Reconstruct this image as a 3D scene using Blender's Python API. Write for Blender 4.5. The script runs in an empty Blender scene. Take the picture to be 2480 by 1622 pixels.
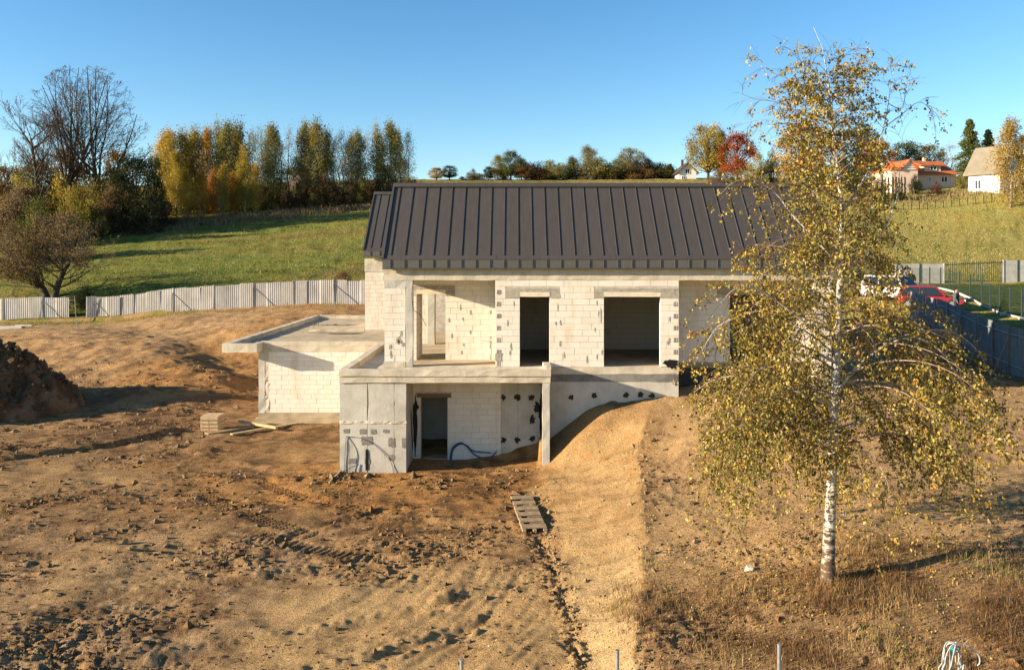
import bpy, math, random
import numpy as np
from mathutils import Vector

# ------------------------------------------------------------------ camera, sky, sun, exposure
SC = bpy.context.scene
F, D0, ZC = 1930.0, 27.57, 3.9          # focal length in photo pixels, metres from camera to facade, eye height over the upper floor
cam_d = bpy.data.cameras.new("camera"); cam = bpy.data.objects.new("camera", cam_d)
SC.collection.objects.link(cam); SC.camera = cam
cam.location = (0, -D0, ZC); cam.rotation_euler = (math.radians(90), 0, 0)
cam_d.sensor_width = 36.0; cam_d.lens = F / 2480 * 36
cam_d.shift_x = -7 / 2480; cam_d.shift_y = -196 / 2480
cam_d.clip_start = 0.1; cam_d.clip_end = 4000

SUN_EL, SUN_AZ = 15.8, 75.0             # elevation; angle of the light's travel from +Y (into the picture) towards +X
world = bpy.data.worlds.new("World"); SC.world = world; world.use_nodes = True
wn = world.node_tree.nodes; wn.clear()
sky = wn.new("ShaderNodeTexSky"); sky.sky_type = 'NISHITA'; sky.sun_disc = False
sky.sun_elevation = math.radians(SUN_EL)
sky.sun_rotation = math.radians(SUN_AZ + 180)
sky.altitude = 200; sky.air_density = 1.0; sky.dust_density = 0.0; sky.ozone_density = 2.2
bg = wn.new("ShaderNodeBackground"); bg.inputs[1].default_value = 0.078
wo = wn.new("ShaderNodeOutputWorld")
hs = wn.new("ShaderNodeHueSaturation"); hs.inputs["Saturation"].default_value = 1.27; hs.inputs["Value"].default_value = 1.0
world.node_tree.links.new(sky.outputs[0], hs.inputs["Color"]); world.node_tree.links.new(hs.outputs[0], bg.inputs[0]); world.node_tree.links.new(bg.outputs[0], wo.inputs[0])
sl = bpy.data.lights.new("sun", 'SUN'); sun = bpy.data.objects.new("sun", sl); SC.collection.objects.link(sun)
sl.energy = 5.0; sl.angle = math.radians(0.5); sl.color = (1.0, 0.83, 0.60)
ce = math.cos(math.radians(SUN_EL))
LDIR = Vector((ce * math.sin(math.radians(SUN_AZ)), ce * math.cos(math.radians(SUN_AZ)), -math.sin(math.radians(SUN_EL))))
sun.rotation_euler = LDIR.to_track_quat('-Z', 'Y').to_euler(); sun.location = (-60, -40, 40)
SC.view_settings.view_transform = 'Standard'; SC.view_settings.look = 'None'
SC.view_settings.exposure = 1.5; SC.view_settings.gamma = 1.0; SC.view_settings.use_curve_mapping = False
SC.cycles.max_bounces = 6; SC.cycles.diffuse_bounces = 3; SC.cycles.transparent_max_bounces = 6
SC.cycles.use_denoising = True; SC.cycles.denoiser = 'OPENIMAGEDENOISE'; SC.cycles.denoising_input_passes = 'RGB_ALBEDO_NORMAL'; SC.cycles.denoising_prefilter = 'NONE'; SC.cycles.use_fast_gi = False

R = random.Random(7)
rng = np.random.default_rng(11)

# ------------------------------------------------------------------ helpers
def at(px, py, d):
    """photo pixel and distance from the camera -> world point"""
    return ((px - 1247) * d / F, d - D0, ZC - (py - 615) * d / F)

ORG = {}
def put(o, name, parent=None, org=(0, 0, 0)):
    SC.collection.objects.link(o)
    org = tuple(org); ORG[o.name] = org
    if parent is not None:
        o.parent = parent; po = ORG[parent.name]
        o.location = (org[0] - po[0], org[1] - po[1], org[2] - po[2])
    else:
        o.location = org
    return o

def tag(o, label=None, cat=None, group=None, kind=None):
    if label: o["label"] = label
    if cat: o["category"] = cat
    if group: o["group"] = group
    if kind: o["kind"] = kind
    return o

def empty(name, loc, label=None, cat=None, group=None):
    o = bpy.data.objects.new(name, None); o.empty_display_size = 0.3
    put(o, name, None, loc)
    return tag(o, label, cat, group)

class MB:
    """collects boxes, tubes, polygons; build() links them as one mesh object"""
    def __init__(s): s.v = []; s.f = []
    def add(s, vs, fs):
        n = len(s.v); s.v.extend([tuple(p) for p in vs]); s.f.extend([tuple(i + n for i in f) for f in fs]); return s
    def box(s, x0, x1, y0, y1, z0, z1):
        return s.add([(x0,y0,z0),(x1,y0,z0),(x1,y1,z0),(x0,y1,z0),(x0,y0,z1),(x1,y0,z1),(x1,y1,z1),(x0,y1,z1)],
                     [(0,3,2,1),(4,5,6,7),(0,1,5,4),(1,2,6,5),(2,3,7,6),(3,0,4,7)])
    def hexa(s, b, t):
        """bottom and top loops of 4 points"""
        return s.add(list(b) + list(t), [(0,3,2,1),(4,5,6,7),(0,1,5,4),(1,2,6,5),(2,3,7,6),(3,0,4,7)])
    def prism(s, poly, vec):
        n = len(poly); vec = Vector(vec)
        vs = [Vector(p) for p in poly] + [Vector(p) + vec for p in poly]
        return s.add(vs, [tuple(range(n))[::-1], tuple(range(n, 2*n))] + [(i, (i+1) % n, n + (i+1) % n, n + i) for i in range(n)])
    def bar(s, p, q, w, h=None, up=(0, 0, 1)):
        """rectangular bar from p to q"""
        h = h or w; p, q = Vector(p), Vector(q); d = (q - p).normalized(); u = Vector(up)
        if abs(d.dot(u)) > 0.98: u = Vector((0, 1, 0))
        a = d.cross(u).normalized(); b = a.cross(d).normalized()
        a, b = a * w / 2, b * h / 2
        return s.hexa([p - a - b, p + a - b, p + a + b, p - a + b][::1], [q - a - b, q + a - b, q + a + b, q - a + b])
    def tube(s, pts, rad, n=6, cap=True):
        pts = [Vector(p) for p in pts]; k = len(pts)
        if not hasattr(rad, '__len__'): rad = [rad] * k
        base = len(s.v); ref = None
        for i, p in enumerate(pts):
            t = (pts[min(i+1, k-1)] - pts[max(i-1, 0)])
            t = t.normalized() if t.length > 1e-9 else Vector((0, 0, 1))
            if ref is None:
                ref = Vector((1, 0, 0)) if abs(t.x) < 0.8 else Vector((0, 1, 0))
            a = (ref - t * ref.dot(t)).normalized(); b = t.cross(a); ref = a
            for j in range(n):
                an = 2 * math.pi * j / n
                s.v.append(tuple(p + (a * math.cos(an) + b * math.sin(an)) * rad[i]))
        for i in range(k - 1):
            for j in range(n):
                s.f.append((base + i*n + j, base + i*n + (j+1) % n, base + (i+1)*n + (j+1) % n, base + (i+1)*n + j))
        if cap:
            s.f.append(tuple(base + j for j in range(n))[::-1]); s.f.append(tuple(base + (k-1)*n + j for j in range(n)))
        return s
    def build(s, name, mat, parent=None, org=None, smooth=False):
        if org is None: org = ORG[parent.name] if parent is not None else (0, 0, 0)
        me = bpy.data.meshes.new(name)
        me.from_pydata([(x - org[0], y - org[1], z - org[2]) for x, y, z in s.v], [], s.f)
        if smooth: me.polygons.foreach_set("use_smooth", [True] * len(me.polygons))
        if mat: me.materials.append(mat)
        me.update()
        return put(bpy.data.objects.new(name, me), name, parent, org)

def np_mesh(name, V, Fc, mat, smooth=False, attrs=None):
    """big mesh from arrays; Fc (n,k) of one polygon size"""
    me = bpy.data.meshes.new(name); V = np.ascontiguousarray(V, dtype=np.float32); Fc = np.ascontiguousarray(Fc, dtype=np.int32)
    n, k = Fc.shape
    me.vertices.add(len(V)); me.vertices.foreach_set("co", V.ravel())
    me.loops.add(n * k); me.loops.foreach_set("vertex_index", Fc.ravel())
    me.polygons.add(n); me.polygons.foreach_set("loop_start", np.arange(0, n * k, k, dtype=np.int32))
    me.polygons.foreach_set("use_smooth", np.full(n, smooth, dtype=bool))
    me.update(calc_edges=True)
    for an, (dom, typ, arr) in (attrs or {}).items():
        a = me.attributes.new(an, typ, dom)
        a.data.foreach_set("color" if typ == 'FLOAT_COLOR' else "value", np.ascontiguousarray(arr, dtype=np.float32).ravel())
    if mat: me.materials.append(mat)
    return me

# ---- noise
def _h(ix, iy, seed):
    h = (ix.astype(np.int64) * 374761393 + iy.astype(np.int64) * 668265263 + seed * 974711) & 0xffffffff
    h = ((h ^ (h >> 13)) * 1274126177) & 0xffffffff
    h = ((h ^ (h >> 16)) * 2246822519) & 0xffffffff
    return ((h ^ (h >> 15)) & 0xffff) / 65535.0
def noise(x, y, seed=0):
    """gradient noise, about -1..1"""
    x = np.asarray(x, dtype=np.float64); y = np.asarray(y, dtype=np.float64)
    ix = np.floor(x); iy = np.floor(y); fx = x - ix; fy = y - iy
    u = fx*fx*fx*(fx*(fx*6-15)+10); v = fy*fy*fy*(fy*(fy*6-15)+10)
    def g(ox, oy):
        a = _h(ix+ox, iy+oy, seed) * 2 * np.pi
        return np.cos(a) * (fx-ox) + np.sin(a) * (fy-oy)
    a = g(0,0)*(1-u) + g(1,0)*u; b = g(0,1)*(1-u) + g(1,1)*u
    return (a*(1-v) + b*v) * 1.5
def fbm(x, y, seed=0, o=4, gain=0.5):
    t = 0; a = 1.0
    for i in range(o):
        t = t + a * noise(x * 2**i, y * 2**i, seed + i * 17); a *= gain
    return t
def sstep(a, b, x):
    t = np.clip((x - a) / (b - a), 0, 1); return t * t * (3 - 2 * t)

# ---- materials
class NT:
    def __init__(s, name):
        s.m = bpy.data.materials.new(name); s.m.use_nodes = True; s.t = s.m.node_tree; s.t.nodes.clear()
        s.out = s.t.nodes.new("ShaderNodeOutputMaterial"); s.pos = None
    def n(s, typ, **kw):
        nd = s.t.nodes.new(typ)
        for k, v in kw.items():
            if k.startswith('i_'):
                key = k[2:]; key = int(key) if key.isdigit() else key
                s.set(nd.inputs[key], v)
            else: setattr(nd, k, v)
        return nd
    def set(s, sock, v):
        if isinstance(v, bpy.types.NodeSocket): s.t.links.new(v, sock)
        else:
            if hasattr(sock.default_value, '__len__') and not hasattr(v, '__len__'): v = (v,) * len(sock.default_value)
            if hasattr(sock.default_value, '__len__') and len(v) == 3 and len(sock.default_value) == 4: v = (*v, 1)
            sock.default_value = v
    def P(s, scale=(1, 1, 1)):
        g = s.n("ShaderNodeNewGeometry")
        mp = s.n("ShaderNodeMapping"); s.t.links.new(g.outputs["Position"], mp.inputs[0]); mp.inputs["Scale"].default_value = scale
        return mp.outputs[0]
    def noise(s, scale, detail=4, rough=0.55, stretch=(1, 1, 1), dist=0.0):
        nd = s.n("ShaderNodeTexNoise"); s.set(nd.inputs["Vector"], s.P(stretch))
        nd.inputs["Scale"].default_value = scale; nd.inputs["Detail"].default_value = detail
        nd.inputs["Roughness"].default_value = rough; nd.inputs["Distortion"].default_value = dist
        return nd.outputs[0]
    def ramp(s, fac, stops):
        nd = s.n("ShaderNodeValToRGB"); s.set(nd.inputs[0], fac); cr = nd.color_ramp
        while len(cr.elements) > 1: cr.elements.remove(cr.elements[-1])
        for i, (p, c) in enumerate(stops):
            e = cr.elements[0] if i == 0 else cr.elements.new(p)
            e.position = p; e.color = (*c, 1) if len(c) == 3 else c
        return nd.outputs[0]
    def rng(s, v, a, b, c=0.0, d=1.0):
        nd = s.n("ShaderNodeMapRange"); s.set(nd.inputs[0], v)
        for i, x in enumerate((a, b, c, d)): s.set(nd.inputs[i + 1], x)
        return nd.outputs[0]
    def mix(s, f, a, b, mode='MIX'):
        nd = s.n("ShaderNodeMix", data_type='RGBA', blend_type=mode)
        s.set(nd.inputs[0], f); s.set(nd.inputs[6], a); s.set(nd.inputs[7], b); return nd.outputs[2]
    def math(s, op, a, b=0.0):
        nd = s.n("ShaderNodeMath", operation=op); s.set(nd.inputs[0], a); s.set(nd.inputs[1], b); return nd.outputs[0]
    def bump(s, h, strength=0.3, dist=0.02):
        nd = s.n("ShaderNodeBump"); nd.inputs["Strength"].default_value = strength; nd.inputs["Distance"].default_value = dist
        s.set(nd.inputs["Height"], h); return nd.outputs[0]
    def pbr(s, col, rough=0.8, normal=None, metal=0.0, spec=0.3):
        b = s.n("ShaderNodeBsdfPrincipled"); s.set(b.inputs["Base Color"], col); s.set(b.inputs["Roughness"], rough)
        b.inputs["Metallic"].default_value = metal; b.inputs["Specular IOR Level"].default_value = spec
        if normal is not None: s.set(b.inputs["Normal"], normal)
        s.t.links.new(b.outputs[0], s.out.inputs[0]); return s.m

def plain(name, c, rough=0.7, var=0.25, scale=3.0, metal=0.0, spec=0.3, bump=0.0, bscale=40):
    t = NT(name); f = t.noise(scale, 5)
    c2 = tuple(x * (1 - var) for x in c)
    col = t.ramp(f, [(0.3, c2), (0.7, c)])
    nrm = t.bump(t.noise(bscale, 4), bump, 0.01) if bump else None
    return t.pbr(col, rough, nrm, metal, spec)

def m_block():
    t = NT("aac_block")
    oi = t.n("ShaderNodeObjectInfo")
    base = t.ramp(oi.outputs["Random"], [(0, (0.685, 0.62, 0.525)), (0.5, (0.71, 0.65, 0.555)), (1, (0.725, 0.67, 0.585))])
    st = t.noise(1.1, 5, 0.6, (1.6, 1.6, 0.5))
    c = t.mix(t.rng(st, 0.50, 0.72, 0, 0.5), base, (0.50, 0.36, 0.21))
    st2 = t.noise(3.0, 6, 0.7, (3, 3, 0.35))
    c = t.mix(t.rng(st2, 0.60, 0.78, 0, 0.45), c, (0.42, 0.33, 0.23))
    g = t.noise(9.0, 5)
    c = t.mix(t.rng(g, 0.35, 0.75, 0.0, 0.18), c, (0.45, 0.40, 0.34))
    return t.pbr(c, 0.9, t.bump(t.noise(30, 4), 0.35, 0.006), spec=0.15)
def m_concrete(name="concrete", a=(0.52, 0.455, 0.35), b=(0.35, 0.30, 0.225), pale=(0.62, 0.555, 0.44)):
    t = NT(name)
    n1 = t.noise(1.6, 6, 0.6); c = t.ramp(n1, [(0.3, b), (0.5, a), (0.72, pale)])
    n2 = t.noise(4.0, 6, 0.7, (2.5, 2.5, 0.25)); c = t.mix(t.rng(n2, 0.55, 0.75, 0, 0.5), c, tuple(x * 0.55 for x in b))
    n3 = t.noise(22, 4); c = t.mix(t.rng(n3, 0.3, 0.7, 0, 0.25), c, tuple(x * 0.8 for x in a))
    n4 = t.noise(45, 3); pit = t.rng(n4, 0.66, 0.74, 0, 0.6); c = t.mix(pit, c, (0.12, 0.10, 0.08))
    h = t.math('ADD', t.noise(14, 6, 0.6), t.math('MULTIPLY', pit, -0.6))
    return t.pbr(c, 0.88, t.bump(h, 0.5, 0.012), spec=0.2)
def m_mortar():
    return plain("mortar", (0.56, 0.505, 0.425), 0.95, 0.35, 6)
def m_roof():
    t = NT("roof_metal"); n = t.noise(2.2, 4, 0.5, (4, 0.6, 0.6))
    c = t.ramp(n, [(0.3, (0.060, 0.051, 0.044)), (0.7, (0.072, 0.062, 0.053))])
    oi = t.n("ShaderNodeObjectInfo")
    c = t.mix(t.rng(oi.outputs["Random"], 0, 1, 0, 0.14), c, (0.095, 0.082, 0.07))
    return t.pbr(c, t.rng(t.noise(6, 3), 0.3, 0.7, 0.46, 0.56), t.bump(t.noise(1.5, 2, 0.5, (3, 0.5, 0.5)), 0.08, 0.02), metal=0.15, spec=0.45)
def m_leaf(name, tint=None):
    """leaf colour from the object's colour, varied leaf by leaf"""
    t = NT(name)
    lv = t.n("ShaderNodeAttribute", attribute_name="lv")
    if tint is None:
        oi = t.n("ShaderNodeObjectInfo"); base = oi.outputs["Color"]
        hsv = t.n("ShaderNodeHueSaturation"); s_ = lv.outputs["Fac"]
        t.set(hsv.inputs["Hue"], t.rng(s_, 0, 1, 0.482, 0.518)); t.set(hsv.inputs["Saturation"], 0.95)
        t.set(hsv.inputs["Value"], t.rng(s_, 0, 1, 0.6, 1.9)); t.set(hsv.inputs["Color"], base)
        col = hsv.outputs[0]
    else:
        col = t.ramp(lv.outputs["Fac"], tint)
    d = t.n("ShaderNodeBsdfDiffuse"); t.set(d.inputs[0], col)
    tr = t.n("ShaderNodeBsdfTranslucent"); t.set(tr.inputs[0], t.mix(1.0, col, (1.0, 0.9, 0.55), 'MULTIPLY'))
    mx = t.n("ShaderNodeMixShader"); mx.inputs[0].default_value = 0.45 if tint is None else 0.27
    t.t.links.new(d.outputs[0], mx.inputs[1]); t.t.links.new(tr.outputs[0], mx.inputs[2])
    if tint is not None:
        g = t.n("ShaderNodeBsdfGlossy"); g.inputs[0].default_value = (1, 1, 1, 1); g.inputs[1].default_value = 0.45
        m2 = t.n("ShaderNodeMixShader"); m2.inputs[0].default_value = 0.02
        t.t.links.new(mx.outputs[0], m2.inputs[1]); t.t.links.new(g.outputs[0], m2.inputs[2]); mx = m2
    t.t.links.new(mx.outputs[0], t.out.inputs[0]); return t.m
def m_soil():
    t = NT("soil"); at_ = t.n("ShaderNodeAttribute", attribute_name="soil")
    n1 = t.noise(2.3, 8, 0.62); n2 = t.noise(14, 6, 0.65); n3 = t.noise(60, 4, 0.6)
    c = t.mix(t.rng(n1, 0.35, 0.7, 0, 0.55), at_.outputs["Color"], t.mix(1.0, at_.outputs["Color"], (0.62, 0.55, 0.48), 'MULTIPLY'))
    c = t.mix(t.rng(n2, 0.45, 0.72, 0, 0.5), c, t.mix(1.0, c, (1.28, 1.25, 1.2), 'MULTIPLY'))
    c = t.mix(t.rng(n3, 0.52, 0.64, 0, 0.75), c, t.mix(1.0, c, (0.42, 0.38, 0.34), 'MULTIPLY'))
    n7 = t.noise(38, 5, 0.7, (0.8, 1.6, 1.2)); c = t.mix(t.rng(n7, 0.56, 0.68, 0, 0.7), c, t.mix(1.0, c, (1.5, 1.48, 1.42), 'MULTIPLY'))
    n8 = t.noise(20, 5, 0.7, (0.7, 1.8, 1.2), 0.5); c = t.mix(t.rng(n8, 0.57, 0.66, 0, 0.6), c, t.mix(1.0, c, (0.36, 0.32, 0.28), 'MULTIPLY'))
    n4 = t.noise(7, 7, 0.72, (0.8, 2.4, 1.6), 0.6); c = t.mix(t.rng(n4, 0.56, 0.66, 0, 0.6), c, t.mix(1.0, c, (0.42, 0.37, 0.32), 'MULTIPLY'))  # dark crevices between crumbs: their shade is put into the colour
    n5 = t.noise(3.2, 7, 0.7, (0.7, 2.6, 1.6), 0.8); c = t.mix(t.rng(n5, 0.55, 0.68, 0, 0.45), c, t.mix(1.0, c, (1.35, 1.32, 1.3), 'MULTIPLY'))
    h = t.math('ADD', t.math('ADD', t.math('MULTIPLY', n2, 1.0), t.math('MULTIPLY', n3, 0.5)), t.math('MULTIPLY', n4, -1.0))
    return t.pbr(c, 0.95, t.bump(h, 0.95, 0.07), spec=0.12)
def m_field():
    t = NT("field_grass_ground"); at_ = t.n("ShaderNodeAttribute", attribute_name="soil")
    n1 = t.noise(0.35, 8, 0.65, (1, 0.35, 0.35)); n2 = t.noise(2.2, 6, 0.7, (1, 0.5, 0.5))
    c = t.mix(t.rng(n1, 0.4, 0.68, 0, 0.6), at_.outputs["Color"], t.mix(1.0, at_.outputs["Color"], (1.25, 0.95, 0.7), 'MULTIPLY'))
    c = t.mix(t.rng(n2, 0.46, 0.66, 0, 0.8), c, t.mix(1.0, c, (0.5, 0.56, 0.42), 'MULTIPLY'))
    n3 = t.noise(7, 5, 0.7, (1, 0.45, 0.45)); c = t.mix(t.rng(n3, 0.52, 0.66, 0, 0.7), c, t.mix(1.0, c, (1.45, 1.35, 1.2), 'MULTIPLY')); c = t.mix(t.rng(n3, 0.48, 0.34, 0, 0.6), c, t.mix(1.0, c, (0.5, 0.56, 0.45), 'MULTIPLY'))
    return t.pbr(c, 0.95, t.bump(t.math('ADD', n2, n3), 1.0, 0.4), spec=0.05)
def m_bark_birch():
    t = NT("birch_bark")
    g = t.n("ShaderNodeNewGeometry"); sx = t.n("ShaderNodeSeparateXYZ"); t.t.links.new(g.outputs["Position"], sx.inputs[0])
    low = t.rng(sx.outputs[2], -2.5, 0.6, 1.0, 0.0)
    n1 = t.noise(6, 6, 0.65, (1, 1, 2.6)); thr = t.rng(low, 0, 1, 0.66, 0.40)
    dark = t.rng(t.math('SUBTRACT', n1, thr), 0.0, 0.05, 0, 1)
    n2 = t.noise(20, 4, 0.6, (1, 1, 0.3))
    white = t.ramp(n2, [(0.3, (0.40, 0.34, 0.28)), (0.65, (0.64, 0.585, 0.51))])
    c = t.mix(dark, white, t.ramp(t.noise(26, 4), [(0.3, (0.022, 0.018, 0.014)), (0.7, (0.13, 0.09, 0.06))]))
    br = t.rng(low, 0.62, 1.0, 0, 0.8)
    c = t.mix(br, c, (0.12, 0.075, 0.045))
    return t.pbr(c, 0.85, t.bump(t.math('ADD', n1, t.math('MULTIPLY', n2, 0.4)), 0.8, 0.03), spec=0.15)

BLOCK = m_block(); CONC = m_concrete(); MORTAR = m_mortar(); ROOF = m_roof()
CONC_L = m_concrete("concrete_grey", (0.47, 0.44, 0.375), (0.37, 0.34, 0.285), (0.55, 0.52, 0.455))
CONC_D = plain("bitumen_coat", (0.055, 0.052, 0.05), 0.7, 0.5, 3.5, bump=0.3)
CONC_W = plain("wet_screed", (0.49, 0.385, 0.245), 0.9, 0.4, 1.2)
PATCH = plain("mortar_patch", (0.40, 0.36, 0.285), 0.95, 0.35, 8, bump=0.4); PATCH_D = plain("mortar_and_groove_shade", (0.25, 0.225, 0.19), 0.95, 0.35, 8, bump=0.4)
TAR = plain("tar", (0.012, 0.011, 0.011), 0.45, 0.3, 9, bump=0.3)
LINT = plain("lintel_block", (0.70, 0.62, 0.46), 0.9, 0.2, 4, bump=0.3)
LEAF_FAR = m_leaf("tree_leaf")
LEAF_BIRCH = m_leaf("birch_leaf", [(0.0, (0.065, 0.062, 0.014)), (0.25, (0.18, 0.155, 0.032)), (0.5, (0.31, 0.24, 0.050)), (0.75, (0.44, 0.305, 0.060)), (0.93, (0.50, 0.22, 0.035)), (1.0, (0.27, 0.10, 0.03))])
BARK = plain("bark", (0.085, 0.063, 0.045), 0.9, 0.5, 5, bump=0.5, bscale=25)
BARK_P = plain("pale_bark", (0.34, 0.29, 0.235), 0.9, 0.5, 3)
WOOD = plain("raw_timber", (0.47, 0.35, 0.19), 0.85, 0.35, 5, bump=0.3)
WOOD_O = plain("weathered_timber", (0.37, 0.265, 0.155), 0.9, 0.45, 6, bump=0.4)
STEEL = plain("galvanised_steel", (0.32, 0.32, 0.31), 0.5, 0.3, 12, metal=0.5)
RUST = plain("rusty_steel", (0.18, 0.085, 0.04), 0.8, 0.4, 20)
# ------------------------------------------------------------------ terrain
YA = -34.0                                        # apex of the fan the terrain grid is laid out in (behind the camera)
def tow(px, py, d): return at(px, py, d)
CP = []
def cp(*pts): CP.extend(pts)
# excavated yard in front of the house
cp((-5,-1,-3.36),(-2,-1.5,-3.36),(-9,-1.5,-3.38),(-13,-2,-3.36),(-5,-5,-3.4),(-1.5,-5,-3.4),(-10,-6,-3.42),(-15,-6,-3.4),(-4,-9,-3.45),
   (-8,-10.5,-3.5),(-1,-9,-3.42),(-1,-12,-3.5),(-4,-14,-3.62),(-9,-14,-3.55),(-13,-11,-3.45),(-3,-19,-3.75),(-10,-20,-3.6),(-18,-14,-3.4),(-20,-22,-3.4),(-1,-16,-3.65),(0,-20,-3.6),
   (-18,-1,-3.35),(-22,-6,-3.3),(-20,6,-3.25),(-16,5,-3.3),(-28,5,-3.0),(-30,-10,-3.1),(-12.6,6,-3.38),(-9,5,-3.36),(-7,3,-3.36),(-12.2,10,-3.25),(-11.6,14,-3.1),(-11.3,20,-2.7),
   (-4,0.5,-3.36),(-1,0.5,-3.36),(-4,4,-3.2),(0,4,-2.6),(-8,9,-3.3),(-8,16,-2.9),(-2,12,-2.2),(6,6,-1.6),(6,14,-1.4),(2,20,-1.2))
# cut bank beside the low wing
cp((-21.3,22.4,-1.75),(-19.0,22.2,-2.3),(-17.5,22,-2.35),(-18.6,18.4,-2.25),(-16.8,18,-2.85),(-14,18,-2.9),(-15.3,14.8,-2.5),(-14,14.3,-3.05),(-12.6,13,-3.15),
   (-22,15,-2.55),(-26,12,-2.75),(-30,20,-2.3),(-26,30,-1.75),(-22,29,-1.25))
for a in ((600,800,52),(750,755,58),(850,745,61),(480,770,60),(600,757,62),(400,775,60),(200,800,55),(60,820,52)): cp(tow(*a))
# line of the corrugated fence
FEN = [(-60,68,-1.95),(0,67,-1.75),(175,66.5,-1.6),(309,66,-1.42),(504,65,-.62),(700,64.5,-.2),(885,64,-.15),(1000,63.5,-.1)]
for px, d, z in FEN: cp(((px-1247)*d/F, d-D0, z))
# plateau on the right
cp((6.1,-12,-2.45),(9.5,-12,-2.3),(12,-8,-1.95),(8,-5,-1.75),(5.6,0,-1.02),(2.5,0,-1.45),(4,0,-1.2),(3.5,-1.2,-1.75),(2.2,-1.2,-2.3),(8,0,-.95),(11,0,-.95),(16,0,-1.0),(20,4,-1.0),(20,-8,-1.6),(7,-18,-2.95),(12,-18,-2.8),(20,-18,-2.3),
   (21.5,9,-1.0),(24.8,22,-.4),(16,10,-.9),(18,20,-.7),(12,26,-.6),(5.2,-3,-1.85),(5,-8,-2.4),(4.5,-11,-2.65),(7.5,-2,-1.3),(11,-3,-1.3),(16,-4,-1.4),(28,-5,-1.2),(30,8,-.4))
TOE = [(-26,1.2,-3.7),(-18,1.15,-3.62),(-14,1.25,-3.5),(-11.6,1.2,-3.45),(-8.1,.95,-3.42),(-6.7,.8,-3.42),(-4,.65,-3.4),(-2,.55,-3.38),(-.9,.6,-3.2)]
CRE = [(-26,1.9,-3.3),(-18,1.95,-3.2),(-13.5,2.14,-3.0),(-11.1,2.6,-2.8),(-7.3,3.28,-2.55),(-5.2,3.5,-2.42),(-3.4,3.73,-2.28),(-2,4.1,-1.85),(-.9,4.6,-1.3)]
TY, TX, TZ = map(np.array, zip(*TOE)); QY, QX, QZ = map(np.array, zip(*CRE))
for y in np.arange(-20, -0.5, 1.5):
    tx, tz, qx, qz = (float(np.interp(y, TY, a)) for a in (TX, TZ)), None, None, None
    tx = float(np.interp(y, TY, TX)); tz = float(np.interp(y, TY, TZ)); qx = float(np.interp(y, QY, QX)); qz = float(np.interp(y, QY, QZ))
    cp((tx, y, tz), (tx - 0.7, y, tz), (qx, y, qz), (qx + 0.8, y, qz + 0.03))
cp((.95,-.4,-2.85),(1.5,0,-2.3),(1.1,-.6,-2.9))
# drive, lawn and neighbours' land on the right
cp((27.8,26.4,.45),(25,29,.6),(28.5,32,1.0),(36,41,1.0),(32.2,27.4,.35),(29,18,.15),(36,30,.6),(34,20,.35))
for a in ((2170,687,77),(2290,687,77),(2490,683,77),(2300,628,92),(2300,560,108),(2300,500,122),(2300,465,132),(2250,452,139),(2430,456,127),(2600,456,127),(2600,560,108),(2600,640,90),
          (2000,640,80),(2000,560,106),(2000,480,132)): cp(tow(*a))
# rising meadow, wood edge, skyline
for a in ((870,672,74),(870,600,100),(870,540,122),(870,510,140),(870,490,158),(400,702,72),(400,640,88),(400,580,110),(400,535,130),(150,704,75),(150,620,98),(230,565,118),(0,610,105),(0,570,118),
          (-200,600,110),(-200,560,125),(640,560,118),(640,520,135),(640,660,78),(200,505,160),(600,480,180),(850,441,215),(1100,435,232),(1400,434,236),(1700,431,230),(2000,441,170),(2250,441,160),(2450,441,152),(2700,441,152),
          (1247,600,100),(1247,520,130),(1247,470,170),(1650,590,100),(1650,510,130),(1650,460,170),(-300,480,180)): cp(tow(*a))
for px in (-600, 100, 1247, 2300, 3100):
    cp(((px-1247)*330/F, 330-D0, 30.0), ((px-1247)*520/F, 520-D0, 31.0), ((px-1247)*900/F, 900-D0, 18.0))
CPA = np.array(CP, dtype=float)
def uv(x, y): return x / (y - YA), np.log(np.maximum(y - YA, 1.0))
CU, CV = uv(CPA[:, 0], CPA[:, 1]); CU = CU * 1.0
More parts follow.
